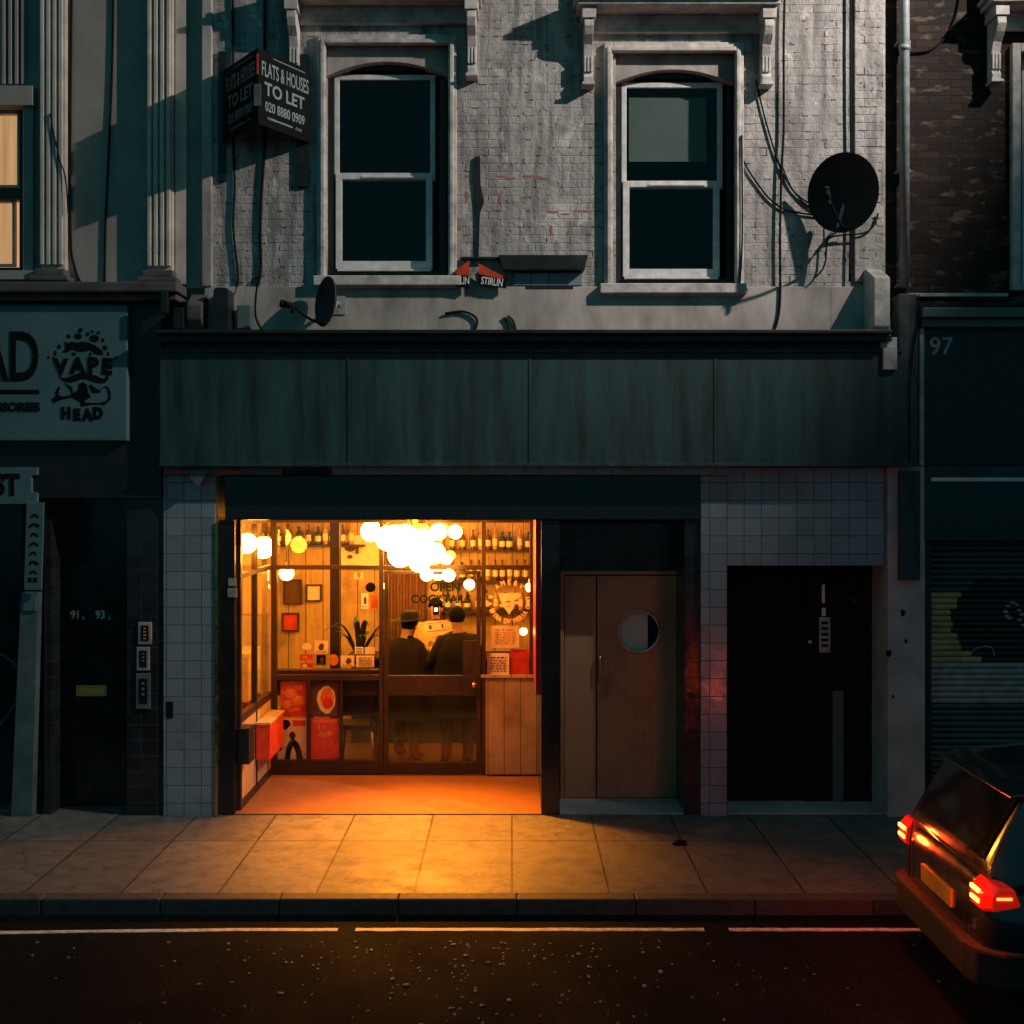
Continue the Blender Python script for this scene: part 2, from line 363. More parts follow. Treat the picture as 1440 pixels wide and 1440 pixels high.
def struct(o): o['kind'] = 'structure'; return o
def frame(mb, x0, x1, z0, z1, w, y0, y1, wb=None, wt=None):
    wb = w if wb is None else wb; wt = w if wt is None else wt
    mb.box(x0, x0+w, y0, y1, z0, z1); mb.box(x1-w, x1, y0, y1, z0, z1)
    mb.box(x0+w, x1-w, y0, y1, z0, z0+wb); mb.box(x0+w, x1-w, y0, y1, z1-wt, z1); return mb
def pframe(mb, x0, x1, y0, y1, wpx, d0, d1, wb=None, wt=None):
    k = (d0 - CY) / F
    return frame(mb, X(x0, d0), X(x1, d0), Z(y1, d0), Z(y0, d0), wpx*k, d0, d1, None if wb is None else wb*k, None if wt is None else wt*k)
def holed(mb, x0, x1, z0, z1, holes, yf, yb):
    """wall front with rectangular openings, reveals running back to yb, and a back face"""
    xs = sorted({x0, x1, *[h[0] for h in holes], *[h[1] for h in holes]}); zs = sorted({z0, z1, *[h[2] for h in holes], *[h[3] for h in holes]})
    inh = lambda x, z: any(h[0] < x < h[1] and h[2] < z < h[3] for h in holes)
    V = lambda *c: mb.bm.verts.new(c)
    for i in range(len(xs)-1):
        for j in range(len(zs)-1):
            a, b, c, d = xs[i], xs[i+1], zs[j], zs[j+1]
            if inh((a+b)/2, (c+d)/2): continue
            mb._f([V(a, yf, c), V(b, yf, c), V(b, yf, d), V(a, yf, d)])
            mb._f([V(a, yb, c), V(a, yb, d), V(b, yb, d), V(b, yb, c)])
    for h in holes + [(x0, x1, z0, z1)]:
        a, b, c, d = h
        for p, q in (((a, c), (b, c)), ((b, c), (b, d)), ((b, d), (a, d)), ((a, d), (a, c))):
            mb._f([V(p[0], yf, p[1]), V(q[0], yf, q[1]), V(q[0], yb, q[1]), V(p[0], yb, p[1])])
    bmesh.ops.remove_doubles(mb.bm, verts=mb.bm.verts, dist=1e-5)
    return mb

# ------------------------------------------------------------------ ground
RZ = -.12
mb = MB(); mb.box(-40, 40, -60, -2.33, RZ-.3, RZ); struct(mb.obj('road', M['asphalt']))
mb = MB(); mb.box(-40, 40, -2.19, 0.0, -.4, 0); mb.box(-40, 40, 0, 14, -.4, -.004); struct(mb.obj('pavement', M['paving']))
mb = MB(); x = -40.0
while x < 40:
    mb.box(x, x+.905, -2.33, -2.193, -.4, .004 + random.uniform(-.002, .002)); x += .91
struct(mb.obj('kerb', M['kerb'], bevel=.012))
for a, b in ((-9, 475), (500, 990), (1025, 1370)):
    mb = MB(); xa = -9.0 if a < 0 else X(a, -2.62); xb = X(b, -2.62); n = 30
    top, bot = [], []
    for i in range(n+1):
        t = i/n; px = xa + (xb-xa)*t; yy = -2.60 - (.10*max(0, (-1.7-px)/3.2)**1.3 if px < -1.7 else 0)
        top.append((px, yy + random.uniform(-.004, .004))); bot.append((px, yy-.055 + random.uniform(-.006, .006)))
    mb.rings([[(p[0], p[1], RZ+.0045), (q[0], q[1], RZ+.0045), (q[0], q[1], RZ-.01), (p[0], p[1], RZ-.01)] for p, q in zip(top, bot)])
    struct(mb.obj('road_marking', M['line']))
# loose grit on the road
mb = MB()
for i in range(300):
    if i < 220: gx = random.gauss(-.35, 1.1); gy = -2.85 - abs(random.gauss(0, .75))
    else: gx = random.uniform(-5, 5); gy = random.uniform(-5, -2.8)
    r = random.uniform(.004, .011) * (1.6 if random.random() < .08 else 1); c = (gx, gy, RZ + r*.4)
    bmesh.ops.create_icosphere(mb.bm, subdivisions=1, radius=r, matrix=Matrix.Translation(c) @ Matrix.Rotation(random.uniform(0, 6), 4, 'Z') @ Matrix.Diagonal((1.5, 1, .6, 1)))
g = mb.obj('grit', M['gritm'] if 'gritm' in M else mat('road_grit', (.26, .22, .19), .5, amt=.5, bump=0)); g['kind'] = 'stuff'
mb = MB(); mb.ball((X(957, -.95), -.95, .02), .04, 10, (1.4, 1, .5)); mb.ball((X(950, -.95), -.97, .012), .03, 10, (1.2, 1, .4))
o = mb.obj('litter', M['ink']); tag(o, 'small dark crumpled scrap of litter on the pavement right of the bar', 'litter')

# ------------------------------------------------------------------ the white building above the shops
B = thing('terraced_building', 'pale painted brick terrace building with two sash windows above a glowing bar', 'building', (0, 0, 0))
ZT = 11.4
XL, XR = X(285), X(1245)
wins = [(X(458), X(630), Z(392), Z(60)), (X(866), X(1037), Z(402), Z(72))]
mb = MB(); holed(mb, XL, XR, Z(404), ZT, wins, 0, .26); mb.obj('painted_wall', M['pbrick'], B)
mb = MB(); mb.pb(287, 1168, 403, 478, -.03, .2)
mb.pb(1168, 1243, 403, 478, -.028, .2)
mb.obj('render_band', M['render'], B, bevel=.006)
mb = MB(); mb.box(XL, XL+.1, -.045, 0, Z(404), ZT); mb.obj('left_pilaster_strip'.replace('left_', ''), M['render'], B, bevel=.01)
mb = MB(); mb.pb(1202, 1243, -400, 396, -.035, 0); mb.obj('corner_strip', M['pbrick'], B, bevel=.008)
mb = MB(); mb.box(XL-.1, XR+.1, -.4, .26, ZT, ZT+.22); mb.box(XL-.06, XR+.06, -.2, .26, ZT+.22, ZT+.8); mb.obj('parapet', M['soot'], B, bevel=.02)
mb = MB(); mb.box(-4.2, XR-.02, 5.2, 5.35, 0, ZT); mb.box(XL, XR, .3, 5.2, ZT-.1, ZT); mb.box(XL, XL+.1, .3, 5.2, Z(404), ZT-.1); mb.box(XR-.1, XR, .3, 5.2, 3.2, ZT-.1)
mb.obj('rear_wall', M['soot'], B)
def sash_window(ox, oz, blind):
    """left window drawn in picture columns; ox, oz shift it"""
    W = bpy.data.objects.new('window', None); COL.objects.link(W); W.parent = B; W.location = (X(544+ox), 0, Z(395+oz))
    P = lambda mb_, a, b, c, d, e, f: mb_.pb(a+ox, b+ox, c+oz, d+oz, e, f)
    # moulded surround, three steps
    m = MB()
    for (a, b, t, d0) in ((446, 458, 48, -.05), (450, 456, 54, -.075)):
        P(m, a, b, t, 396, d0, 0); P(m, 1088-b, 1088-a, t, 396, d0, 0)
        P(m, b, 1088-b, t, t + (b-a), d0, 0)
    m.obj('surround', M['stone'], W, bevel=.008)
    # spandrel with segmental arch
    m = MB(); x0, x1 = X(459+ox), X(629+ox); zt = Z(61+oz); za = Z(104+oz); rise = Z(84+oz) - za
    pts = [(x0, zt), (x1, zt)] + [(x1 + (x0-x1)*i/16, za + rise * (1-(2*i/16-1)**2)) for i in range(17)]
    m.prism(pts, .045, .2); m.obj('arched_spandrel', M['render'], W)
    m = MB(); P(m, 440, 648, 387, 401, -.11, .05); P(m, 446, 642, 401, 404, -.07, 0); m.obj('sill', M['stone'], W, bevel=.01)
    m = MB(); pframe(m, 461+ox, 627+ox, 90+oz, 389+oz, 9, .13, .25); m.obj('box_frame', M['dkwood'], W)
    m = MB(); pframe(m, 470+ox, 612+ox, 105+oz, 254+oz, 7, .15, .19); m.obj('upper_sash', M['upvc'], W, bevel=.004)
    m = MB(); pframe(m, 472+ox, 608+ox, 243+oz, 378+oz, 9, .115, .148, wb=11); P(m, 474, 606, 378, 381, .10, .148); P(m, 508, 588, 247, 250, .105, .115)
    m.obj('lower_sash', M['upvc'], W, bevel=.004)
    m = MB(); P(m, 476, 606, 111, 250, .168, .172); m.obj('pane', M['pane'], W)
    m = MB(); P(m, 480, 600, 250, 368, .130, .134); m.obj('pane', M['pane'], W)
    if blind:
        m = MB(); x0, x1, z0, z1 = X(484+ox), X(595+ox), Z(216+oz, .23), Z(126+oz, .23); n = 22
        m.rings([[(x0+(x1-x0)*i/n, .235, z1), (x0+(x1-x0)*i/n, .237, z0), (x0+(x1-x0)*i/n, .241, z0), (x0+(x1-x0)*i/n, .239, z1)] for i in range(n+1)])
        m.obj('roller_blind', M['blind'], W)
    m = MB(); x0, x1, z0, z1 = X(440+ox), X(648+ox), Z(395+oz), Z(60+oz)
    m.box(x0, x1, 1.2, 1.25, z0, z1); m.box(x0, x0+.03, .26, 1.2, z0, z1); m.box(x1-.03, x1, .26, 1.2, z0, z1); m.box(x0, x1, .26, 1.2, z0-.03, z0); m.box(x0, x1, .26, 1.2, z1, z1+.03)
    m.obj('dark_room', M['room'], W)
sash_window(0, 0, False); sash_window(404, 11, True)
def hood(parent, ox, oz, mt, x0=400, x1=678):
    H = bpy.data.objects.new('window_hood', None); COL.objects.link(H); H.parent = parent; H.location = (X(544+ox), 0, Z(10+oz))
    m = MB(); za = Z(12+oz)
    a, b = X(x0+ox), X(x1+ox)
    for k, (out, z0, z1) in enumerate(((.30, 0, .05), (.36, .053, .10), (.33, .103, .14), (.10, .143, .30))):
        m.box(a - (.03 if k == 1 else 0), b + (.03 if k == 1 else 0), -out, 0, za + z0, za + z1)
    m.box(a+.1, b-.1, -.06, 0, za-.17, za-.003)
    m.obj('hood_slab', mt, H, bevel=.008)
    for bx in (408, 656):
        m = MB(); p0, p1 = X(bx+ox), X(bx+16+ox); zt, zb = za - .002, Z(110+oz)
        m.box(p0-.01, p1+.01, -.26, 0, zt-.11, zt)
        prof = [(0, zt-.113), (-.24, zt-.113), (-.25, zt-.18), (-.21, zt-.25), (-.14, zt-.32), (-.10, zt-.42), (-.10, zb+.09), (-.13, zb+.05), (-.12, zb), (0, zb)]
        m.prism_yz(prof, p0+.012, p1-.012)
        for k in (0, 1, 2):
            c = p0 + (p1-p0)*(.22+.28*k); m.box(c-.010, c+.010, -.125, -.1, zb+.10, zt-.42)
        m.box(p0-.004, p1+.004, -.15, 0, zb-.03, zb-.002)
        m.obj('bracket', mt, H, bevel=.005)
hood(B, 0, 0, M['stone']); hood(B, 410, 12, M['stone'])
# console block at the party wall, right and left
def console(parent, x0, x1, y0, y1, mt, out=.34):
    m = MB(); zt, zb = Z(y0, -.3), Z(y1, -.3)
    m.prism_yz([(0, zt+.12), (-.10, zt+.10), (-out, zt-.02), (-out, zb+.1), (-out+.06, zb), (0, zb)], X(x0, -out), X(x1, -out))
    m.obj('console', mt, parent, bevel=.012)
console(B, 1229, 1252, 388, 474, M['stone'])
console(B, 262, 284, 424, 462, M['soot'], .25)
m = MB(); m.pb(1238, 1262, 474, 500, -.22, 0); m.pb(1242, 1262, 486, 520, -.26, -.222); m.obj('console_base', M['stone'], B, bevel=.01)
m = MB(); m.box(X(229), X(292), .04, .3, Z(670), Z(404)); m.obj('party_wall', M['soot'], B)
# fascia and cornice over the shops
m = MB(); m.box(X(236), X(1240), -.30, .1, Z(486), Z(477)); m.box(X(232), X(1238), -.36, .1, Z(477)+.003, Z(471)); m.box(X(240), X(1238), -.20, .1, Z(494), Z(486)-.003)
m.obj('fascia_cornice', M['black'], B, bevel=.008)
m = MB(); m.box(X(234), X(1258), -.22, .1, Z(657), Z(494)-.004); m.obj('fascia', M['tealboard'], B, bevel=.006)
for k in (495, 745, 1000):
    m = MB(); m.box(X(k)-.012, X(k)+.012, -.226, -.2205, Z(656), Z(495)); m.obj('joint_strip', M['tealboard'], B)
m = MB(); m.box(X(234), X(1258), -.24, -.2205, Z(500), Z(494)-.004); m.box(X(234), X(1258), -.24, -.2205, Z(657), Z(652)); m.obj('fascia_moulding', M['tealboard'], B, bevel=.004)
m = MB(); m.box(X(470), X(1020), -.12, .1, Z(668), Z(657)-.003); m.obj('tile_course', M['tile'], B)
m = MB(); m.box(X(236), X(400), -.14, .1, Z(668), Z(657)-.003); m.obj('awning_box', M['signtrim'], B, bevel=.005)
for a, b in ((247, 288), (312, 345)): m = MB(); m.box(X(a), X(b), -.147, -.141, Z(666), Z(662)); m.obj('red_stripe', M['red'], B)
m = MB(); m.box(X(318), X(985), -.05, 1.5, Z(731), Z(668)-.003); m.obj('shutter_housing', M['blackgloss'], B, bevel=.01)
m = MB(); m.prism([(X(268), Z(662)), (X(300), Z(662)), (X(287), Z(682)), (X(283), Z(682))], -.19, -.15); m.obj('pennant', M['signtrim'], B)
# pillars at pavement level
GZ = -.003
m = MB(); m.box(X(232), X(305), -.06, .32, GZ, Z(668)-.003); m.obj('tiled_pillar', M['tile'], B, bevel=.006)
m = MB(); m.box(X(237), X(246), -.066, -.055, Z(1008), Z(985)); m.obj('broken_tile_gap', M['ink'], B)
m = MB(); m.box(X(305), X(309), -.075, .32, GZ, Z(735)); m.obj('metal_corner_trim', M['brass'], B)
m = MB(); m.box(X(309), X(331), -.02, .08, GZ, Z(731)-.003); m.obj('black_jamb', M['blackgloss'], B, bevel=.004)
m = MB(); m.box(X(761), X(787), -.02, 1.5, GZ, Z(731)-.003); m.obj('black_jamb', M['blackgloss'], B, bevel=.004)
m = MB(); m.box(X(962), X(984), -.02, .6, GZ, Z(731)-.003); m.obj('black_jamb', M['tileblack'], B, bevel=.004)
m = MB(); m.box(X(984), X(1021), -.06, .55, GZ, Z(668)-.003); m.obj('tiled_pillar', M['tile'], B, bevel=.006)
m = MB(); m.box(X(1021), X(1243), -.055, .55, Z(795), Z(657)-.003); m.obj('tiled_lintel', M['tile'], B, bevel=.006)
m = MB(); m.box(X(309), X(761), -.02, 1.6, -.003, .012); m.obj('lobby_floor', M['terr'], B)
m = MB(); m.box(X(787), X(962), 0, .56, -.003, .011); m.box(X(1021), X(1243), 0, .5, -.003, .011); m.obj('door_step', M['concrete'], B)
# brown door with the porthole: narrow leaf and main leaf
D = .55
m = MB(); m.pb(788, 962, 736, 803, D, D+.1); m.obj('glossy_transom', M['tileblack'], B)
m = MB(); pframe(m, 788, 964, 803, 1124, 5, D-.03, D+.1, wb=1); m.obj('door_frame', M['doorwood'], B, bevel=.004)
def leaf(x0, x1, name, hole=None):
    P = bpy.data.objects.new(name, None); COL.objects.link(P); P.parent = B; P.location = (X((x0+x1)/2, D), D, 0)
    m = MB(); a, b, c, d = X(x0, D), X(x1, D), .02, Z(810, D)
    if hole is None: m.box(a, b, D, D+.05, c, d)
    else:
        hx, hz, r = hole; n = 32
        # plate with a round hole: ring of quads from circle to square outline
        sq = []
        for i in range(n):
            an = 2*math.pi*i/n; dx, dz = math.cos(an), math.sin(an)
            t = min((b-hx)/dx if dx > 1e-6 else 9, (a-hx)/dx if dx < -1e-6 else 9, (d-hz)/dz if dz > 1e-6 else 9, (c-hz)/dz if dz < -1e-6 else 9)
            sq.append((hx+dx*t, hz+dz*t))
        # snap nearest to the corners
        for cx, cz in ((a, c), (a, d), (b, c), (b, d)):
            k = min(range(n), key=lambda i: (sq[i][0]-cx)**2 + (sq[i][1]-cz)**2); sq[k] = (cx, cz)
        for yy in (D, D+.05):
            ci = [m.bm.verts.new((hx+r*math.cos(2*math.pi*i/n), yy, hz+r*math.sin(2*math.pi*i/n))) for i in range(n)]
            co = [m.bm.verts.new((p[0], yy, p[1])) for p in sq]
            for i in range(n): m._f([ci[i], ci[(i+1) % n], co[(i+1) % n], co[i]])
        m.rings([[(hx+r*math.cos(2*math.pi*i/n), yy, hz+r*math.sin(2*math.pi*i/n)) for i in range(n)] for yy in (D, D+.05)], cap=False)
    m.obj('door_panel', M['doorwood'], P); return P
leaf(794, 838, 'narrow_door_leaf')
hx, hz, hr = X(898, D), Z(888, D), .205
DL = leaf(840, 959, 'porthole_door', (hx, hz, hr))
m = MB(); n = 40; ringp = lambda r, y: [(hx+r*math.cos(2*math.pi*i/n), y, hz+r*math.sin(2*math.pi*i/n)) for i in range(n)]
m.rings([ringp(hr-.004, D+.02), ringp(hr-.004, D-.012), ringp(hr+.016, D-.012), ringp(hr+.018, D-.001)], cap=False); m.obj('porthole_rim', M['metal'], DL, smooth=True)
m = MB(); m.cyl((hx, D+.03, hz), (hx, D+.035, hz), hr-.003, seg=40); m.obj('porthole_glass', M['pane'], DL)
m = MB(); m.box(hx-.20, hx+.10, D+.052, D+.058, hz-.25, hz+.25); m.obj('porthole_reflection', M['paper'], DL)  # pale sheet standing in for the grey reflection in the round glass
m = MB(); m.tube([(X(843, D), D-.002, Z(922, D)), (X(843, D), D-.05, Z(925, D)), (X(843, D), D-.05, Z(953, D)), (X(843, D), D-.002, Z(956, D))], .011); m.obj('pull_handle', M['metal'], DL, smooth=True)
m = MB(); m.cyl((X(843, D), D-.012, Z(982, D)), (X(843, D), D, Z(982, D)), .012); m.obj('lock', M['metal'], DL, smooth=True)
m = MB(); m.box(X(787), X(962), D+.3, D+.35, 0, 2.9); m.obj('hall_wall', M['room'], B)
# black entrance at the right under the tiles
D2 = .45
m = MB(); m.pb(1022, 1130, 792, 1150, D2, D2+.08); m.obj('black_side_panel', M['mattblack'], B)
P = bpy.data.objects.new('black_street_door', None); COL.objects.link(P); P.parent = B; P.location = (X(1190, D2), D2, 0)
m = MB(); m.pb(1132, 1241, 792, 1142, D2-.02, D2+.05); m.obj('door_panel', M['mattblack'], P, bevel=.004)
m = MB(); m.pb(1152, 1168, 868, 918, D2-.045, D2-.021); m.obj('entry_phone', M['metal'], P, bevel=.004)
m = MB()
for k in range(5): m.pb(1155, 1165, 874+k*8, 878+k*8, D2-.050, D2-.046)
m.obj('call_buttons', M['ink'], P)
m = MB(); m.pb(1156, 1160, 822, 848, D2-.03, D2-.021); m.pb(1156, 1161, 855, 866, D2-.03, D2-.021); m.obj('sticker', M['paper'], P)
m = MB(); m.cyl((X(1138, D2), D2-.03, Z(902, D2)), (X(1138, D2), D2-.02, Z(902, D2)), .018); m.obj('lock', M['metal'], P)
m = MB(); m.cyl((X(1227, D2), D2-.04, Z(880, D2)), (X(1227, D2), D2-.02, Z(880, D2)), .02); m.obj('lock', M['metal'], P)
m = MB(); m.text('95', FACE(X(1200, D2), D2-.025, Z(845, D2)), .06, ext=.002); m.obj('door_number', M['signtrim'], P)
m = MB(); m.pb(1171, 1186, 972, 1140, D2-.04, D2-.021); m.obj('kick_strip', M['signtrim'], P)

# ------------------------------------------------------------------ bar: lobby, shopfront, room
S = 1.5
m = MB()
m.box(-3.34, .62, 4.15, 4.25, 0, 3.1); m.obj('panelled_back_wall', M['panel'], B)
m = MB(); m.box(-3.44, -3.34, .33, 4.25, 0, 3.1); m.obj('plaster_side_wall', M['plaster'], B)
m = MB(); m.box(-3.34, -2.78, .325, .36, 0, 3.1); m.obj('plaster_side_wall', M['plaster'], B)
m = MB(); m.box(.52, .62, 1.62, 4.15, 0, 3.1); m.obj('plaster_side_wall', M['plaster'], B)
m = MB(); m.box(-3.34, .62, .36, 4.25, 2.97, 3.05); m.obj('bar_ceiling', M['plaster'], B)
m = MB(); m.box(-3.34, -2.69, .36, 4.15, -.003, .02); m.box(-2.69, .52, S+.06, 4.15, -.003, .02); m.obj('bar_floor', M['boards'], B)
m = MB(); m.box(X(749, S), .62, S, 1.62, 0, 2.9); m.obj('shopfront_pier', M['magenta'], B)
m = MB(); m.box(X(751, .9), X(761, .9)+.0, .08, S-.002, Z(958, .9), 2.855); m.obj('crimson_pier', M['magenta'], B, bevel=.004)
SF = bpy.data.objects.new('shopfront', None); COL.objects.link(SF); SF.parent = B; SF.location = (X(560, S), S, 0)
m = MB()
pv = lambda a, b, c, d, e=S, f=S+.06: m.pb(a, b, c, d, e, f)
pv(381, 389, 731, 1090); pv(533, 539, 731, 1090); pv(677, 683, 731, 1090); pv(745, 751, 731, 958)
for a, b in ((389, 533), (539, 677), (683, 745)):
    pv(a, b, 795, 801); pv(a, b, 731, 735)
pv(389, 533, 949, 957); pv(389, 533, 1069, 1089); pv(432, 436, 957, 1069); pv(478, 481, 957, 1069)
m.obj('timber_frame', M['mahog'], SF, bevel=.004)
m = MB(); m.pb(683, 760, 952, 1089, S-.05, S+.05); m.obj('plywood_stall_riser', M['ply'], SF, bevel=.003)
m = MB(); m.pb(676, 761, 949, 953, S-.07, S-.051); m.obj('cill', M['panel2'], SF)
for a, b, c, d in ((389, 533, 735, 795), (389, 533, 801, 949), (389, 533, 957, 1069), (539, 677, 735, 795), (683, 745, 735, 795), (683, 745, 801, 951)):
    m = MB(); m.pb(a, b, c, d, S+.028, S+.032); m.obj('glass_pane', M['shopglass'], SF)
# glazed side return of the lobby
xr = -2.68
m = MB()
for z0, z1 in ((.012, .10), (.86, .94), (2.28, 2.33), (2.80, 2.855)): m.box(xr-.03, xr+.03, .14, S-.002, z0, z1)
for y0, y1 in ((.085, .14), (.78, .82)): m.box(xr-.03, xr+.03, y0, y1, .012, 2.855)
m.obj('side_return_frame', M['mahog'], SF, bevel=.003)
for y0, y1 in ((.14, .78), (.82, S-.01)):
    for z0, z1 in ((.94, 2.28), (2.33, 2.80)):
        m = MB(); m.box(xr-.003, xr+.003, y0, y1, z0, z1); m.obj('glass_pane', M['shopglass'], SF)
m = MB(); m.box(xr-.02, xr+.02, .14, .78, .10, .86); m.box(xr-.02, xr+.02, .82, S-.01, .10, .86); m.obj('return_stall_riser', M['panel2'], SF)
# door of the bar
BD = bpy.data.objects.new('bar_door', None); COL.objects.link(BD); BD.parent = B; BD.location = (X(608, S), S, 0)
m = MB(); m.pb(540, 546, 803, 1088, S-.012, S+.035); m.pb(670, 676, 803, 1088, S-.012, S+.035); m.pb(546, 670, 803, 808, S-.012, S+.035)
m.pb(546, 670, 950, 978, S-.012, S+.035); m.pb(546, 670, 1072, 1088, S-.012, S+.035); m.obj('door_frame', M['mahog'], BD, bevel=.003)
m = MB(); m.pb(546, 670, 808, 950, S+.01, S+.014); m.obj('glass_pane', M['shopglass'], BD)
m = MB(); m.pb(546, 670, 978, 1072, S+.01, S+.014); m.obj('glass_pane', M['shopglass'], BD)
m = MB(); m.pb(651, 670, 901, 950, S-.008, S+.009); m.obj('lock_panel', M['mahog'], BD)
m = MB(); m.ball((X(667, S), S-.06, Z(962, S)), .03, 16); m.cyl((X(667, S), S-.05, Z(962, S)), (X(667, S), S-.012, Z(962, S)), .012); m.obj('door_knob', M['brass'], BD, smooth=True)
m = MB(); m.text('OPEN', FACE(X(626, S), S+.006, Z(826, S)), .135, .95, .001, off=.004); m.text('COCKTAILS', FACE(X(620, S), S+.006, Z(843, S)), .125, .98, .001, off=.004)
m.obj('window_lettering', M['ink'], BD)
# round lettered emblem on the right pane
m = MB(); cx, cz = X(716, S), Z(847, S); R1 = .215
for txt, a0, a1 in (('VERA', 118, 62), ('PIZZA', 222, 160), ('NAPOLETANA', 232, 330)): pass
def ring_text(mb, s, cx, cz, r, a0, a1, size, flip, y):
    n = len(s)
    for i, ch in enumerate(s):
        if ch == ' ': continue
        a = math.radians(a0 + (a1-a0) * (i/(n-1) if n > 1 else 0))
        mb.text(ch, FACE(cx+r*math.cos(a), y, cz+r*math.sin(a), a + (math.pi/2 if flip else -math.pi/2)), size, .85, .0012, off=.003)
ring_text(m, 'AMERV', cx, cz, R1, 128, 52, .075, False, S+.022)
ring_text(m, 'BAR', cx, cz, R1, 205, 165, .07, True, S+.022)
ring_text(m, 'FIRA DV MERIA', cx, cz, R1, 212, 326, .072, True, S+.022)
ring_text(m, 'CO', cx, cz, R1, 345, 10, .07, True, S+.022)
m.prism([(cx-.125, cz+.10), (cx+.125, cz+.10), (cx+.105, cz+.035), (cx-.09, cz-.005)], S+.022, S+.024)
m.prism([(cx-.11, cz-.025), (cx+.11, cz+.015), (cx+.11, cz-.02), (cx-.10, cz-.055)], S+.022, S+.024)
m.prism([(cx-.055, cz-.06), (cx+.06, cz-.04), (cx, cz-.14)], S+.022, S+.024)
m.obj('ring_emblem', M['cream'], SF)

GP = 'posters behind the lower glass'
def poster(x0, x1, y0, y1, mt, label, deco, d=S+.045):
    t = thing('poster', label, 'poster', (X((x0+x1)/2, d), d, Z(y1, d)), GP)
    m = MB(); m.pb(x0, x1, y0, y1, d, d+.004); m.obj('sheet', mt[0], t)
    m = MB(); deco(m, d-.002); m.obj('print', mt[1], t)
    return t
def blot(m, cx, cy, rx, ry, d, jag=.1, n=26, seed=1):
    r = random.Random(seed); pts = []
    for i in range(n):
        a = 2*math.pi*i/n; q = 1 + r.uniform(-jag, jag); pts.append((X(cx + rx*q*math.cos(a), d), Z(cy + ry*q*math.sin(a), d)))
    m.prism(pts, d, d+.0015)
def P1(m, d):
    for k, (cx, cy, rx, ry) in enumerate(((408, 975, 9, 6), (419, 985, 8, 7), (404, 991, 7, 5), (420, 967, 6, 4), (413, 998, 10, 3))): blot(m, cx, cy, rx, ry, d, .25, 20, k)
poster(394.5, 431, 958, 1008, (M['red'], M['orange']), 'orange and red poster, upper left of the four low in the bar window', P1)
def P2(m, d): blot(m, 459, 984, 13, 19, d, .06, 30, 4)
t = poster(437, 477, 958, 1008, (M['brownprint'], M['cream']), 'brown poster with a round red shape ringed in cream, upper right of four', P2)
m = MB(); blot(m, 460, 982, 9.5, 15, S+.0415, .06, 28, 9); m.obj('print', M['orange'], t)
m = MB(); blot(m, 461, 988, 7, 8, S+.0395, .1, 28, 5); m.obj('print', M['red'], t)
def P3(m, d):
    V = lambda a: [(X(x, d), Z(y, d)) for x, y in a]
    m.prism(V([(400, 1068), (403, 1050), (406, 1043), (409, 1040), (406, 1034), (409, 1029), (413, 1029), (416, 1034), (414, 1040), (420, 1045), (424, 1056), (426, 1068), (417, 1068), (416, 1058), (412, 1048), (409, 1058), (408, 1068)]), d, d+.0015)
    m.prism(V([(394, 1017), (398, 1012), (406, 1013), (409, 1019), (402, 1027), (396, 1023)]), d, d+.0015)
    blot(m, 394, 1052, 3, 4, d, .2, 12, 3)
t = poster(390.5, 431, 1010, 1068, (M['cream'], M['ink']), 'yellow poster with a dark seated figure, lower left of four', P3)
m = MB(); m.pb(412, 430, 1013, 1021, S+.0425, S+.0445); m.obj('print', M['red'], t)
def P4(m, d):
    blot(m, 457, 1032, 10, 5, d, .2, 20, 8); m.pb(448, 450, 1017, 1026, d, d+.0015); m.pb(454, 457, 1020, 1030, d, d+.0015); m.pb(439, 475, 1012, 1016, d, d+.0015)
poster(436.5, 477, 1010, 1068, (M['red'], M['orange']), 'bright red poster with a pale splash, lower right of four', P4)
# cards along the window ledge
GC = 'cards in the bar window'
def card(x0, x1, y0, y1, mt, label, mt2=None, shape='rect', d=S+.10):
    t = thing('window_card', label, 'card', (X((x0+x1)/2, d), d, Z(y1, d)), GC)
    m = MB()
    if shape == 'rect': m.pb(x0, x1, y0, y1, d, d+.006)
    else: blot(m, (x0+x1)/2, (y0+y1)/2, (x1-x0)/2, (y1-y0)/2, d, .02 if shape == 'disc' else .12, 26, 3)
    m.obj('board', mt, t)
    if mt2:
        m = MB(); w, h = x1-x0, y1-y0; rq = random.Random(int(x0*7+y0)); k = y0+h*.16
        if rq.random() < .5 and h < 25: blot(m, x0+w*rq.uniform(.35, .6), y0+h*.5, w*.2, h*.28, d-.002, .2, 16, int(x0)); k = y0+h*.84
        n = 0
        while k < y1-h*.12 and n < 12:
            q = x0+w*.14; th = max(.7, h*.035)*(1.8 if n == 0 else 1)
            while q < x1-w*.16:
                e = min(q+rq.uniform(w*.07, w*.3), x1-w*.13); m.pb(q, e, k, k+th, d-.002, d-.0005); q = e+w*.05
            k += th*2.1; n += 1
        m.obj('print', mt2, t)
card(421.5, 440, 920, 929, M['red'], 'red card with yellow print on the window ledge', M['orange'])
card(422, 440, 932.5, 940.5, M['red'], 'red strip card just below the other red card', M['cream'])
card(445, 458, 921, 935, M['ink'], 'small black square card with brown centre', M['brownprint'])
card(462, 476, 920, 936, M['orange'], 'round orange disc in the row of window cards', None, 'disc')
card(479, 498, 922, 937, M['cream'], 'cream framed card right of the orange disc', M['brownprint'])
card(501, 526, 922, 938, M['cream'], 'wide dark edged card at the right end of the row', M['brownprint'])
card(499, 511, 910, 920, M['paper'], 'white card on top of the wide card, left one of two', M['brownprint'])
card(513, 527, 910, 920, M['cream'], 'yellowish card on top of the wide card, right one of two')
card(442, 461, 901, 919, M['cream'], 'square cream card with dark picture above the black one', M['brownprint'])
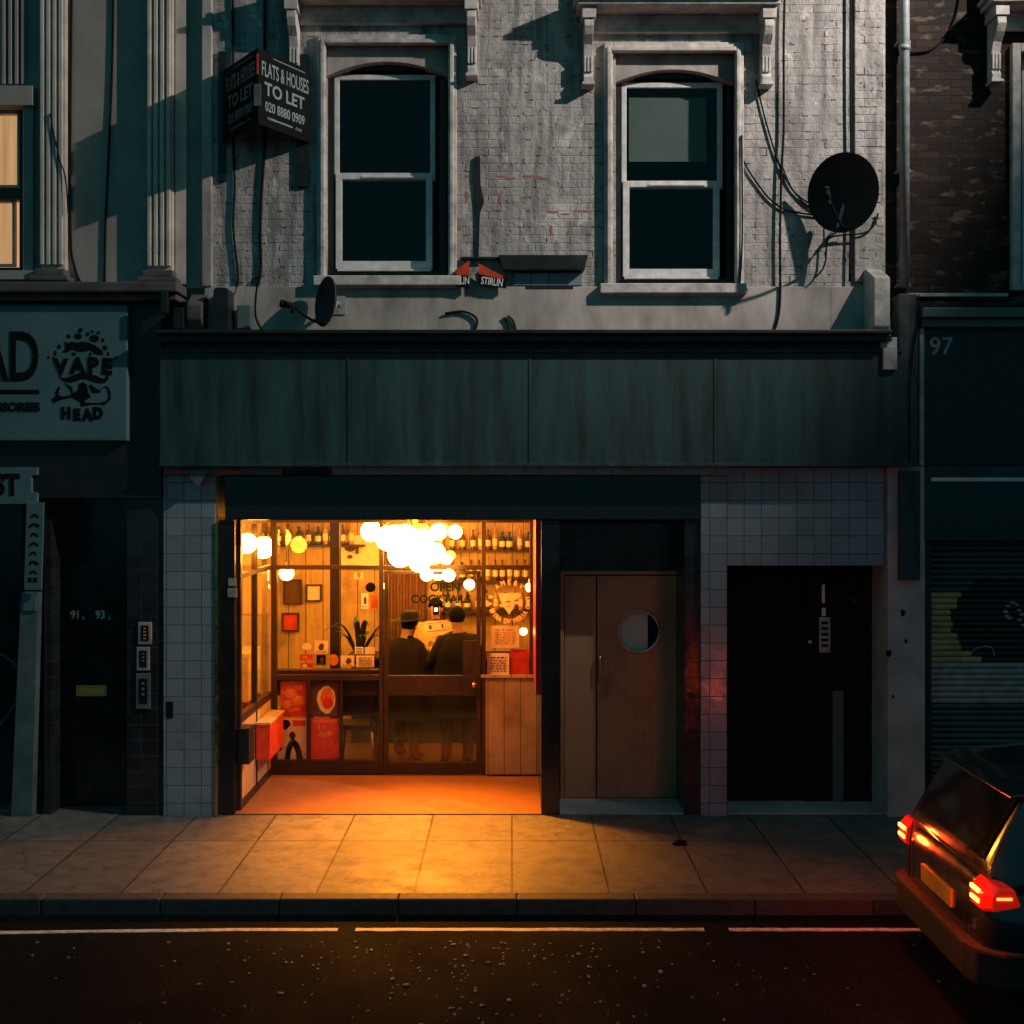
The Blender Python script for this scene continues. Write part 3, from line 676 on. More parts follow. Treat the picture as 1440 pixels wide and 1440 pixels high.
card(425, 439, 904, 914, M['cream'], 'cloud shaped cream sticker above the red cards', None, 'cloud')
card(498, 511, 802, 815, M['cream'], 'small cream card with a heart high on the window', M['orange'], d=S+.075)
card(508, 518, 834, 856, M['paper'], 'tall narrow white card beside the window post', M['brownprint'], d=S+.075)
card(521, 531, 836, 858, M['orange'], 'tall orange card at the edge of the window post', M['red'], d=S+.075)
card(690, 730, 880, 911, M['cream'], 'large cream notice sheet below the round emblem', M['panel'] , d=S+.06)
card(685, 716, 919, 950, M['paper'], 'white printed menu sheet low in the right pane', M['brownprint'], d=S+.06)
card(718, 744, 913, 951, M['red'], 'plain orange red square board low in the right pane', None, d=S+.09)
m = MB(); m.cyl((X(521, S+.1), S+.09, Z(826, S+.1)), (X(521, S+.1), S+.12, Z(826, S+.1)), .055, seg=28); o = m.obj('wall_clock', M['ink'], origin=(X(521, S+.1), S+.09, Z(826, S+.1))); tag(o, 'small round black disc hanging high beside the window post', 'clock')
t = thing('hanging_sign', 'tilted cream sign board hanging on the inside of the bar door', 'sign', (X(613, S), S+.04, Z(882, S)))
T = FACE(X(613, S), S+.04, Z(882, S), math.radians(6))
m = MB(); m.prism([(-.13, -.06), (.13, -.06), (.13, .06), (-.13, .06)], -.005, .005, T); m.obj('board', M['cream'], t)
m = MB(); m.prism([(-.115, -.047), (.115, -.047), (.115, -.042), (-.115, -.042)], .0055, .007, T); m.prism([(-.115, .042), (.115, .042), (.115, .047), (-.115, .047)], .0055, .007, T)
m.prism([(-.08, -.02), (-.05, -.02), (-.05, .025), (-.08, .025)], .0055, .007, T); m.prism([(.06, -.02), (.08, -.02), (.08, .025), (.06, .025)], .0055, .007, T); m.obj('border', M['brownprint'], t)
m = MB(); m.tube([(X(603, S), S+.04, Z(873, S)), (X(613, S), S+.04, Z(864, S)), (X(622, S), S+.04, Z(871, S))], .003, 6); m.obj('string', M['cable'], t)

# room furnishings -------------------------------------------------
m = MB(); m.pb(464, 477, 731, 1066, 2.3, 2.45); m.obj('timber_column', M['mahog'], B)
t = thing('picture_frame', 'pale framed print with a dark round motif high on the bar wall', 'picture', (X(505, 3), 4.0, Z(790, 4)))
m = MB(); m.pb(478, 533, 753, 800, 4.10, 4.13); m.obj('print_sheet', M['cream'], t)
m = MB(); blot(m, 492, 769, 8, 7, 4.095, .05, 22, 2); blot(m, 492, 783, 4, 3, 4.095, .1, 14, 2); m.obj('motif', M['brownprint'], t)
t = thing('door_curtain', 'dark brown curtain hanging at the back of the bar, left of the bottle shelves', 'curtain', (X(572, 3.9), 3.9, .02))
m = MB(); x0_, x1_ = X(544, 3.9), X(600, 3.9); n = 44
m.rings([[(x0_+(x1_-x0_)*i/n, 3.9+.03*math.sin(i*.9)+.01*math.sin(i*2.3), .03), (x0_+(x1_-x0_)*i/n, 3.9+.025*math.sin(i*.9), 2.6), (x0_+(x1_-x0_)*i/n, 3.912+.025*math.sin(i*.9), 2.6), (x0_+(x1_-x0_)*i/n, 3.912+.03*math.sin(i*.9)+.01*math.sin(i*2.3), .03)] for i in range(n+1)]); m.obj('cloth', M['brownprint'], t, smooth=True)
m = MB(); m.cyl((x0_-.05, 3.9, 2.63), (x1_+.05, 3.9, 2.63), .014); m.obj('rail', M['brass'], t, smooth=True)
for k, (a, b, c_, d_, mt_, lb) in enumerate(((398, 424, 815, 850, 'brownprint', 'dark framed picture on the boarded wall below the left shelf'), (430, 452, 822, 846, 'cream', 'pale framed picture on the boarded wall, middle of three'), (396, 420, 862, 888, 'red', 'small reddish framed picture lowest on the boarded wall'))):
    t = thing('picture_frame', lb, 'picture', (X((a+b)/2, 4.1), 4.1, Z(d_, 4.1)), 'framed pictures on the boarded wall')
    m = MB(); pframe(m, a, b, c_, d_, 2, 4.09, 4.14); m.obj('frame', M['mahog'], t)
    m = MB(); m.pb(a+2, b-2, c_+2, d_-2, 4.12, 4.135); m.obj('print', M[mt_], t)
# bar counter and shelves
t = thing('bar_counter', 'dark fronted bar counter behind the door', 'counter', (-.35, 3.1, .02))
m = MB(); m.box(-2.0, .45, 3.1, 3.55, .02, 1.05); m.obj('counter_front', M['dkwood'], t, bevel=.005)
m = MB(); m.box(-2.07, .5, 3.02, 3.6, 1.053, 1.10); m.obj('counter_top', M['mahog'], t, bevel=.008)
SH = []
for x0, x1, z in ((-1.0, .45, 1.55), (-1.0, .45, 1.95), (-1.0, .45, 2.35), (-3.3, -1.95, 2.42)):
    m = MB(); m.box(x0, x1, 3.93, 4.14, z, z+.03)
    for k in (x0+.1, x1-.1): m.box(k-.012, k+.012, 3.98, 4.14, z-.09, z-.001)
    o = m.obj('bottle_shelf', M['mahog'], origin=((x0+x1)/2, 4.05, z))
    lab = {1.55: 'lowest of the three bottle shelves behind the counter', 1.95: 'middle of the three bottle shelves behind the counter', 2.35: 'top bottle shelf behind the counter', 2.42: 'long shelf of bottles high on the left back wall'}[z]
    tag(o, lab, 'shelf', 'bottle shelves on the back wall'); SH.append((x0, x1, z+.03))
def bottle_proto(mt, k):
    m = MB(); h = (.27, .31, .24)[k]; r = (.036, .033, .042)[k]
    prof = [(r*.95, 0), (r, .01), (r, h*.58), (r*.8, h*.66), (r*.36, h*.75), (r*.34, h*.94), (r*.42, h*.95), (r*.42, h)]
    m.rings([[(q*math.cos(2*math.pi*i/12), q*math.sin(2*math.pi*i/12), z) for i in range(12)] for q, z in prof])
    root = m.obj('bottle', mt, smooth=True)
    m = MB(); m.rings([[((r+.001)*math.cos(2*math.pi*i/12), (r+.001)*math.sin(2*math.pi*i/12), z) for i in range(12)] for z in (h*.18, h*.48)], cap=False)
    m.obj('paper_label', M['cream'], root, smooth=True); return root
protos = [bottle_proto(M['bottle'], 0), bottle_proto(M['bottle2'], 1), bottle_proto(M['leaf'], 2)]
used = [False]*3; nb = 0; blab = ['brown', 'tall amber', 'squat green']
for si, (x0, x1, z) in enumerate(SH):
    x = x0 + .06
    while x < x1 - .05:
        k = random.randrange(3); src = protos[k]
        if used[k]:
            o = src.copy(); COL.objects.link(o)
            for ch in src.children: c = ch.copy(); COL.objects.link(c); c.parent = o
        else: o = src; used[k] = True
        o.location = (x, 4.03 + random.uniform(-.02, .03), z)
        tag(o, '%s glass bottle on the %s' % (blab[k], ['lowest shelf behind the counter', 'middle shelf behind the counter', 'top shelf behind the counter', 'high left back shelf'][si]), 'bottle', '%s bottles on the %s' % (blab[k], ['lowest shelf', 'middle shelf', 'top shelf', 'high left shelf'][si]))
        x += random.uniform(.085, .15)
# chair
def chair(x, y, label):
    t = thing('bar_chair', label, 'chair', (x, y, .02))
    m = MB(); m.box(x-.2, x+.2, y-.2, y+.2, .46, .51); m.obj('seat', M['dkwood'], t, bevel=.015)
    m = MB(); m.box(x-.2, x+.2, y-.215, y-.18, .62, .96); m.obj('backrest', M['dkwood'], t, bevel=.012)
    for sx in (-1, 1):
        for sy in (-1, 1):
            m = MB(); m.cyl((x+sx*.17, y+sy*.17, .46), (x+sx*.21, y+sy*.21, .02), .016, .012, 10); m.obj('leg', M['metal' if (sx, sy) == (1, -1) else 'dkwood'], t, smooth=True)
        m = MB(); m.cyl((x+sx*.17, y-.19, .46), (x+sx*.17, y-.20, .93), .014, .012, 10); m.obj('back_post', M['dkwood'], t, smooth=True)
chair(X(504, 1.95), 1.95, 'dark bar chair seen through the lower window glass')
# potted plant with arching leaves
px_, py_ = X(505, 2.0), 2.05
t = thing('potted_plant', 'dark arching house plant behind the bar window', 'plant', (px_, py_, .93))
m = MB(); m.rings([[(px_+q*math.cos(2*math.pi*i/18), py_+q*math.sin(2*math.pi*i/18), z) for i in range(18)] for q, z in ((.07, .93), (.10, 1.12), (.105, 1.14), (.09, 1.14))]); m.obj('pot', M['brownprint'], t, smooth=True)
m = MB(); rr = random.Random(5)
for i in range(16):
    a = rr.uniform(0, 6.28); ln = rr.uniform(.55, .9); R = []
    for k in range(9):
        s_ = k/8; dd = ln*s_; c = Vector((px_+math.cos(a)*dd*.55, py_+math.sin(a)*dd*.3, 1.13 + ln*1.7*s_ - ln*s_*s_*1.15))
        w = .03*math.sin(math.pi*min(1, .12+s_*.9))+.002; sd = Vector((-math.sin(a), math.cos(a), 0))
        R.append([c-sd*w, c+Vector((0, 0, -.006)), c+sd*w, c+Vector((0, 0, .003))])
    m.rings(R)
m.obj('leaves', M['leaf'], t, smooth=True)
t = thing('plant_stand', 'dark table under the plant and the window cards', 'table', (X(460, 1.9), 1.85, .02))
m = MB(); m.box(X(430, 2.0), X(533, 2.0), 1.72, 2.2, .89, .93); m.obj('table_top', M['mahog'], t)
for xx in (X(434, 2.0), X(529, 2.0)):
    for yy in (2.0, 2.17):
        m = MB(); m.box(xx-.02, xx+.02, yy-.02, yy+.02, .02, .889); m.obj('leg', M['dkwood'], t)
m = MB(); m.box(X(389, S+.1), X(533, S+.1), S+.065, 1.71, .88, Z(942, S+.1)); m.obj('window_ledge', M['mahog'], SF)
# things beside the lobby seen through the side return
t = thing('wall_cabinet', 'pale cabinet with two doors behind the side glass of the lobby', 'cabinet', (-3.1, 2.2, 1.72))
m = MB(); m.box(-3.32, -2.86, 2.0, 2.35, 1.72, 2.2); m.obj('carcass', M['panel2'], t, bevel=.005)
for a in (-3.31, -3.085): m = MB(); m.box(a, a+.215, 1.985, 1.998, 1.74, 2.18); m.obj('cabinet_door', M['cream'], t, bevel=.004)
t = thing('drinks_fridge', 'pale yellow panelled box behind the side glass of the lobby', 'fridge', (-3.1, 1.5, .02))
m = MB(); m.box(-3.3, -2.86, 1.3, 1.9, .85, 1.38); m.obj('body', M['cream'], t, bevel=.01)
m = MB(); m.box(-3.3, -2.86, 1.3, 1.9, .02, .847); m.obj('base_cabinet', M['mahog'], t)
t = thing('planter_box', 'red fronted low box fixed under the left glass of the lobby', 'planter', (-2.57, 1.1, .36))
m = MB(); m.box(-2.645, -2.50, .72, 1.40, .36, .72); m.obj('body', M['red'], t, bevel=.005)
m = MB(); m.box(-2.647, -2.49, .70, 1.42, .723, .75); m.obj('rim', M['panel2'], t, bevel=.004)
m = MB(); m.pb(334, 350, 1025, 1075, .02, .25); o = m.obj('meter_box', M['black'], origin=(X(342), .1, Z(1075))); tag(o, 'small black box fixed at the left inner corner of the lobby', 'box')
for k, (y0, y1, w) in enumerate(((813, 824, 6), (827, 840, 7))):
    m = MB(); m.pb(327-w, 327+w-1, y0, y1, -.028, -.021); o = m.obj('door_sticker', M['red' if k == 9 else 'muralgrey'], origin=(X(327), -.024, Z(y1))); tag(o, ['upper small pale sticker on the black jamb left of the lobby', 'lower larger pale sticker on the black jamb left of the lobby'][k], 'sticker', 'stickers on the black jamb')

# lamps ------------------------------------------------------------
GL = 'glowing bulbs hung inside the bar'
def bulb(px, py, d, r, label, name='pendant_lamp'):
    x, z = X(px, d), Z(py, d)
    t = thing(name, label, 'lamp', (x, d, z), GL)
    m = MB(); m.ball((x, d, z), r, 20); m.obj('bulb', M['bulb'], t, smooth=True)
    m = MB(); m.cyl((x, d, z+r*.9), (x, d, z+r*.9+.05), .018, .014, 10); m.obj('lamp_holder', M['brass'], t)
    m = MB(); m.cyl((x, d, z+r*.9+.05), (x, d, 2.965), .003, None, 6); m.obj('cord', M['cable'], t)
bulb(403, 806, 2.0, .085, 'bright globe lamp hung in the left bay of the window')
bulb(541, 824, 2.0, .035, 'small bulb at the left edge of the door glass')
bulb(660, 822, 2.1, .062, 'globe bulb at the upper right of the door glass')
bulb(745, 826, 1.75, .05, 'bulb by the crimson pier at the right pane')
bulb(736, 888, 1.8, .042, 'lower bulb beside the cream notice sheet')
bulb(347, 764, .62, .105, 'left of two large glaring lamps hanging beside the lobby side glass')
bulb(370, 770, 2.2, .13, 'right of two large glaring lamps behind the lobby side glass')
bulb(343, 824, 2.4, .05, 'left of three small bulbs in the row behind the side glass')
bulb(358, 821, 2.4, .065, 'middle of three small bulbs in the row behind the side glass')
bulb(373, 825, 2.4, .05, 'right of three small bulbs in the row behind the side glass')
def lamp_light(name, loc, e, r, col=(1, .27, .02)):
    l = bpy.data.lights.new(name, 'POINT'); l.energy = e; l.color = col; l.shadow_soft_size = r
    o = bpy.data.objects.new(name, l); COL.objects.link(o); o.location = loc
lamp_light('chandelier_light', (X(575, .8), .75, 2.66), 190, .12)
dl = bpy.data.lights.new('added_pavement_spot', 'SPOT'); dl.energy = 2050; dl.color = (1, .29, .008); dl.spot_size = math.radians(73); dl.spot_blend = 1; dl.shadow_soft_size = .1  # added spot without a fitting, shapes the orange pool on the pavement
do = bpy.data.objects.new('added_pavement_spot', dl); COL.objects.link(do); do.location = (X(590, .9), .85, 2.80)
do.rotation_euler = (Vector((-.80, -.52, 0)) - do.location).to_track_quat('-Z', 'Y').to_euler()
lamp_light('side_lamp_light', (X(347, .62)+.14, .35, 2.5), 25, .1)
t = thing('chandelier', 'large glaring cluster lamp of many globes behind the top of the door', 'chandelier', (X(585, 2.2), 2.2, 2.9))
CH = [(522, 747, 15), (546, 757, 18), (570, 752, 15), (563, 780, 18), (592, 762, 19), (616, 748, 12), (640, 748, 10), (590, 789, 16), (612, 778, 15), (600, 808, 9), (616, 806, 10), (631, 809, 9), (555, 752, 14), (628, 786, 8)]
hub = Vector((X(585, 2.6), 2.6, 2.93)); hub2 = Vector((X(585, 1.15), 1.15, 2.80))
for i, (a, b, r) in enumerate(CH):
    d = 1.05 + (i % 3)*.1 if i % 2 else 2.6 + (i % 3)*.12; c = Vector((X(a, d), d, Z(b, d))); rr_ = r/F*(d-CY)
    m = MB(); m.ball(c, rr_, 18); m.obj('globe', M['bulb'], t, smooth=True)
m = MB(); m.cyl(hub, hub+Vector((0, 0, .035)), .12, .12, 24)
ma = m; mb2 = MB(); mb2.cyl(hub2, hub2+Vector((0, 0, .05)), .12, .12, 24)
for i, (a, b, r) in enumerate(CH):
    m = mb2 if i % 2 else ma
    d = 1.05 + (i % 3)*.1 if i % 2 else 2.6 + (i % 3)*.12; c = Vector((X(a, d), d, Z(b, d))); m.tube([hub, c], .004, 5) if i % 2 == 0 else m.tube([hub2, c], .004, 5)
ma.obj('metal_arms', M['brass'], t); mb2.obj('metal_arms', M['brass'], t)

# ------------------------------------------------------------------ people
def person(name_label, x, y, rz, skel, coat_mat, trouser_mat, hat=None, hair=True, hm=1.0):
    """skel: dict of joint -> (x, y, z, radius); links below; local, feet at z=0, facing +y"""
    t = thing('person', name_label, 'person', (x, y, .0))
    J = list(skel.keys()); links = [('pelvis', 'waist'), ('waist', 'chest'), ('chest', 'neckbase'), ('neckbase', 'neck'), ('neck', 'head'), ('head', 'crown')]
    for s_ in 'LR':
        links += [('chest', 'sh'+s_), ('sh'+s_, 'el'+s_), ('el'+s_, 'wr'+s_), ('wr'+s_, 'ha'+s_), ('pelvis', 'hip'+s_), ('hip'+s_, 'kn'+s_), ('kn'+s_, 'an'+s_), ('an'+s_, 'toe'+s_)]
    bm = bmesh.new(); vs = {j: bm.verts.new(skel[j][:3]) for j in J}
    for a, b in links: bm.edges.new((vs[a], vs[b]))
    me = bpy.data.meshes.new('body'); bm.verts.index_update(); idx = {j: vs[j].index for j in J}; bm.to_mesh(me); bm.free()
    o = bpy.data.objects.new('body_tmp', me); COL.objects.link(o)
    sk = o.modifiers.new('s', 'SKIN'); sl = me.skin_vertices[0].data
    for j in J:
        r = skel[j][3]; sl[idx[j]].radius = (r if not isinstance(r, tuple) else r[0], r if not isinstance(r, tuple) else r[1]); sl[idx[j]].use_root = (j == 'pelvis')
    sk.use_smooth_shade = True; sb = o.modifiers.new('u', 'SUBSURF'); sb.levels = 2; sb.render_levels = 2
    dg = bpy.context.evaluated_depsgraph_get(); me2 = bpy.data.meshes.new_from_object(o.evaluated_get(dg)); bpy.data.objects.remove(o)
    bm = bmesh.new(); bm.from_mesh(me2)
    # fingers, joined into the same mesh
    mbx = MB(); mbx.bm.free(); mbx.bm = bm
    for s_ in 'LR':
        h = Vector(skel['ha'+s_][:3]); w = Vector(skel['wr'+s_][:3]); dr = (h-w).normalized(); sd = dr.cross(Vector((0, 1, 0))).normalized() if abs(dr.y) < .8 else Vector((1, 0, 0)); pn = dr.cross(sd)
        for k, ln in enumerate((.058, .068, .064, .05)):
            b0 = h + sd*(k-1.5)*.019 + dr*.01; b1 = b0+dr*ln*.5+pn*.008; b2 = b1+dr*ln*.4+pn*.025
            mbx.tube([b0, b1, b2], .0085, 7)
        b0 = w + dr*.03 + sd*.03; mbx.tube([b0, b0+dr*.03+sd*.025, b0+dr*.055+sd*.03+pn*.01], .0095, 7)
    hc = Vector(skel['head'][:3])
    # face: nose, brow and ears
    mbx.ball(hc + Vector((0, .098, -.005)), .018, 10, (.8, 1, 1.5)); 
    for sx in (-1, 1): mbx.ball(hc+Vector((sx*.083, 0, 0)), .028, 10, (.35, .7, 1.1)); mbx.ball(hc+Vector((sx*.032, .083, .018)), .012, 8)
    mbx.ball(hc + Vector((0, .088, -.048)), .02, 10, (1.3, .5, .35))
    me3 = bpy.data.meshes.new('body'); bm.normal_update()
    for f in bm.faces:
        c = f.calc_center_median(); f.smooth = True
        nearh = min((c-Vector(skel['ha'+s_][:3])).length for s_ in 'LR')
        f.material_index = 2 if (c.z > skel['neckbase'][2]+.03 or nearh < .09) and c.z > .3 else (1 if c.z < skel['pelvis'][2]-.02 else 0)
        if c.z < .085: f.material_index = 3
    bm.to_mesh(me3); bm.free()
    for k in (coat_mat, trouser_mat, M['skin'], M['ink']): me3.materials.append(k)
    b = bpy.data.objects.new('body', me3); COL.objects.link(b); b.parent = t
    # coat skirt over the hips
    pz = skel['pelvis'][2]; ww = skel['waist']
    m = MB(); R = []
    for zz, rx, ry in ((skel['neckbase'][2]+.015, .085, .085), (skel['shL'][2]+.045, .17, .12), (skel['shL'][2]+.0, .245, .15), (skel['chest'][2]-.05, .26, .17), (ww[2], .255, .17), (pz, .265, .18), (pz-.20, .275, .19), (pz-.44, .275, .20)):
        R.append([(x+rx*math.cos(2*math.pi*i/24)*(1+.03*math.sin(i*2.1)), y+ww[1]*.6+ry*math.sin(2*math.pi*i/24), zz+.02) for i in range(24)])
    m.rings(R, cap=False); c_ = m.obj('coat', coat_mat, t, smooth=True)
    if hair:
        m = MB(); m.ball((x+hc.x, y+hc.y-.012, .02+hc.z+.022), .104, 20, (.93, 1.02, 1.12)); 
        bmesh.ops.delete(m.bm, geom=[v for v in m.bm.verts if (v.co.y > y+hc.y+.045 and v.co.z < .02+hc.z+.05) or v.co.z < .02+hc.z-.06], context='VERTS')
        m.obj('hair', M['ink'], t, smooth=True)
    if hat:
        cx_, cy_, cz_ = x+hc.x, y+hc.y, .02+hc.z+.045; m = MB(); R = []
        for q, zz in ((.165, -.005), (.175, .0), (.165, .008), (.108, .012), (.105, .06), (.095, .105), (.05, .12), (.002, .112)):
            R.append([(cx_+q*math.cos(2*math.pi*i/28), cy_+q*1.1*math.sin(2*math.pi*i/28), cz_+zz+.02*(abs(math.cos(2*math.pi*i/28))**2 if q > .12 else 0)) for i in range(28)])
        m.rings(R); m.obj('hat', hat, t, smooth=True)
    t.rotation_euler.z = rz
    return t
def base_skel(h=1.75, lean=0.0, armL=None, armR=None, legs=None):
    s_ = h/1.75; d = dict(pelvis=(0, 0, .95, (.15, .115)), waist=(0, .01, 1.10, (.145, .10)), chest=(0, .0, 1.30, (.175, .12)), neckbase=(0, -.01, 1.45, (.075, .07)),
        neck=(0, .0, 1.52, (.058, .058)), head=(0, .025, 1.625, (.082, .10)), crown=(0, .02, 1.69, (.068, .08)))
    for sd, sx in (('L', -1), ('R', 1)):
        d['sh'+sd] = (sx*.195, -.005, 1.39, .085); d['el'+sd] = (sx*.275, -.02, 1.12, .068); d['wr'+sd] = (sx*.265, .05, .88, .036); d['ha'+sd] = (sx*.22, .075, .80, (.036, .02))
        d['hip'+sd] = (sx*.10, 0, .88, .10); d['kn'+sd] = (sx*.12, .02, .49, .085); d['an'+sd] = (sx*.13, -.01, .085, .066); d['toe'+sd] = (sx*.125, .16, .045, .038)
    for o_ in (armL, armR, legs):
        if o_: d.update(o_)
    return {k: (v[0]*s_, v[1]*s_, v[2]*s_, v[3]) for k, v in d.items()}
# two customers at the door seen from behind, one pair of arms forward
person('person in a wide brimmed hat and dark coat seen from behind through the door', X(571, 2.25), 2.25, math.radians(-34),
       base_skel(1.70, legs=dict(head=(.02, .05, 1.615, (.082, .10)), crown=(.03, .06, 1.68, (.068, .08)), knL=(-.15, .10, .50, .085), anL=(-.17, .06, .085, .066), toeL=(-.20, .22, .045, .038)), armR=dict(elR=(.28, .08, 1.13, .066), wrR=(.16, .30, 1.12, .032), haR=(.12, .38, 1.15, (.036, .02)))), M['coat'], M['trouser'], hat=M['coat'])
PR = person('bare headed person with short dark hair in a dark jacket, right figure behind the door', X(643, 2.05), 2.05, math.radians(20),
       base_skel(1.80, armL=dict(elL=(-.29, .06, 1.13, .066), wrL=(-.24, .28, 1.22, .032), haL=(-.21, .36, 1.28, (.036, .02)))), M['coat'], M['trouser'])
person('person in a yellow shirt facing the street behind the counter', X(613, 3.8), 3.78, math.radians(178),
       base_skel(1.74, armL=dict(elL=(-.25, .1, 1.12, .048), wrL=(-.12, .28, 1.2, .032), haL=(-.08, .34, 1.26, (.036, .02)))), M['shirt'], M['trouser'])
ph = MB(); c = Vector((X(613, 2.62), 2.62, Z(857, 2.62))); ph.box(c.x-.035, c.x+.035, c.y, c.y+.01, c.z-.065, c.z+.065)
o = ph.obj('mobile_phone', M['ink'], origin=c, bevel=.004); tag(o, 'phone held up between the two figures, its screen lit white', 'phone')
m = MB(); m.box(c.x-.02, c.x+.02, c.y-.003, c.y-.001, c.z-.025, c.z+.02); m.obj('screen', M['phone'], o)

# ------------------------------------------------------------------ left building
LB = thing('stucco_building', 'grey stucco building on the left with fluted pilasters and a lamp lit window', 'building', (-5.5, 0, 0))
x0w = X(-420)
wl = [(X(-120), X(32), Z(380), Z(150))]
m = MB(); holed(m, x0w, XL-.01, Z(412), ZT-.4, wl, .06, .3); m.obj('stucco_wall', M['stucco'], LB)
def pilaster(a, b, y1, mt, fl):
    m = MB(); m.pb(a, b, -900, y1, -.02, .06); w = X(b)-X(a)
    n = fl; 
    for k in range(n):
        c0 = X(a) + w*(.12 + .76*k/(n-1)); m.prism([(c0-.018+(.0), -100)] and [(c0-.02, Z(-900)), (c0+.02, Z(-900)), (c0+.02, Z(y1-6)), (c0-.02, Z(y1-6))], -.06, -.021)
    m.obj('fluted_pilaster', mt, LB, bevel=.008)
    m = MB(); m.box(X(a)-.03, X(b)+.03, -.10, .06, Z(y1+10), Z(y1)-.002); m.box(X(a)-.07, X(b)+.07, -.13, .06, Z(y1+18), Z(y1+10)-.002); m.obj('pilaster_base', M['soot'], LB, bevel=.012)
pilaster(58, 92, 380, M['flute'], 4); pilaster(208, 243, 382, M['flute'], 4); pilaster(2, 34, 120, M['flute'], 3) if False else None
m = MB(); m.pb(246, 262, -900, 400, .02, .06); m.obj('quoin_strip', M['flute'], LB, bevel=.006)
m = MB()
for k in range(4): m.pb(2+k*9, 7+k*9, -900, 118, .0, .06)
m.pb(-130, 46, 120, 148, -.04, .06); m.obj('window_head', M['stucco'], LB, bevel=.006)
W = bpy.data.objects.new('window', None); COL.objects.link(W); W.parent = LB; W.location = (X(-40), .1, Z(380))
m = MB(); pframe(m, -118, 31, 152, 380, 4, .1, .22); m.pb(-112, 27, 264, 281, .1, .2); m.obj('sash_frame', M['dkwood'], W, bevel=.004)
m = MB(); pframe(m, -112, 27, 157, 263, 3, .14, .2); m.obj('upper_sash', M['stone'], W)
m = MB(); pframe(m, -112, 20, 281, 374, 3, .14, .2); m.obj('lower_sash', M['stone'], W)
m = MB(); m.pb(-109, 24, 160, 260, .165, .169); m.pb(-109, 17, 284, 371, .165, .169); m.obj('pane', M['pane'], W)
m = MB(); n = 30
m.rings([[(X(-115)+(X(28)-X(-115))*i/n, .25+.012*math.sin(i*1.3), Z(380)), (X(-115)+(X(28)-X(-115))*i/n, .25+.012*math.sin(i*1.3), Z(150)), (X(-115)+(X(28)-X(-115))*i/n, .256+.012*math.sin(i*1.3), Z(150)), (X(-115)+(X(28)-X(-115))*i/n, .256+.012*math.sin(i*1.3), Z(380))] for i in range(n+1)])
m.obj('curtain', M['litcurtain'], W)
m = MB(); m.pb(32, 46, 148, 392, .0, .06); m.pb(-130, 48, 380, 393, -.06, .06); m.obj('window_trim', M['stucco'], W, bevel=.006)
m = MB(); m.box(x0w, X(262), -.30, .1, Z(418), Z(404)); m.box(x0w, X(258), -.22, .1, Z(428), Z(418)-.003); m.obj('cornice', M['soot'], LB, bevel=.015)
m = MB(); m.box(x0w, X(231), -.10, .3, Z(668), Z(428)-.004); m.obj('shop_fascia', M['black'], LB)
m = MB(); m.box(x0w, X(231), .45, .52, GZ, Z(668)); m.obj('shop_wall', M['blackgloss'], LB)
m = MB(); m.box(x0w, X(231), -.10, .45, Z(700), Z(668)-.003); m.obj('shutter_housing', M['black'], LB)
m = MB(); m.box(X(180), X(231), -.04, .45, GZ, Z(700)-.003); m.box(X(62), X(72), .0, .45, GZ, Z(700)-.003); m.obj('black_pier', M['tileblack'], LB, bevel=.004)
m = MB(); m.prism([(X(20), GZ), (X(50), GZ), (X(59), Z(832)), (X(34), Z(832))], -.08, .02); m.obj('shutter_guide', M['signtrim'], LB, bevel=.006)
m = MB(); m.box(X(38), X(57), -.1, -.081, Z(858), Z(834)); m.obj('guide_cap', M['signgrey'], LB, bevel=.006)
m = MB(); m.box(x0w, X(20), .2, .24, GZ+.4, Z(712)); m.obj('shop_window', M['blackgloss'], LB)
# door 91a 93a
P = bpy.data.objects.new('street_door', None); COL.objects.link(P); P.parent = LB; P.location = (X(125, .3), .3, 0)
m = MB(); m.pb(74, 178, 790, 1150, .3, .36)
m.obj('door_panel', M['blackgloss'], P, bevel=.006)
m = MB()
for a, b, c, d in ((84, 122, 880, 955), (130, 168, 880, 955), (84, 122, 995, 1120), (130, 168, 995, 1120)): pframe(m, a, b, c, d, 3, .288, .299)
m.obj('panel_moulding', M['blackgloss'], P, bevel=.003)
m = MB(); m.text('91', FACE(X(106, .29), .294, Z(865, .29)), .11, .9, .004, off=.002); m.text('A', FACE(X(117, .29), .294, Z(869, .29)), .045, .9, .004)
m.text('93', FACE(X(141, .29), .294, Z(865, .29)), .11, .9, .004, off=.002); m.text('A', FACE(X(154, .29), .294, Z(869, .29)), .045, .9, .004); m.obj('door_number', M['white'], P)
m = MB(); pframe(m, 107, 149, 964, 979, 2, .28, .299); m.pb(110, 146, 966.5, 976.5, .289, .297); m.obj('letter_plate', M['gold'], P, bevel=.002)
# intercoms
GI = 'door entry panels between the black door and the tiled pillar'
def intercom(x0, x1, y0, y1, label, mt, glow=None):
    t = thing('door_intercom', label, 'intercom', (X((x0+x1)/2), -.05, Z(y1)), GI)
    m = MB(); m.pb(x0, x1, y0, y1, -.062, -.041); m.obj('back_box', mt, t, bevel=.004)
    w, h = x1-x0, y1-y0; m = MB(); m.pb(x0+w*.22, x1-w*.22, y0+h*.15, y1-h*.15, -.067, -.063); m.obj('face_plate', M['ink'], t)
    m = MB(); n = 3 if glow is None else 4
    for k in range(n): m.pb(x0+w*.4, x1-w*.4, y0+h*(.25+.15*k), y0+h*(.32+.15*k), -.071, -.068)
    m.obj('call_button', glow or M['signgrey'], t)
intercom(194, 213, 875, 906, 'upper pale framed intercom with orange lit buttons', M['muralgrey'], M['orange'])
intercom(192, 210, 910, 943, 'middle pale framed intercom with dark face', M['muralgrey'])
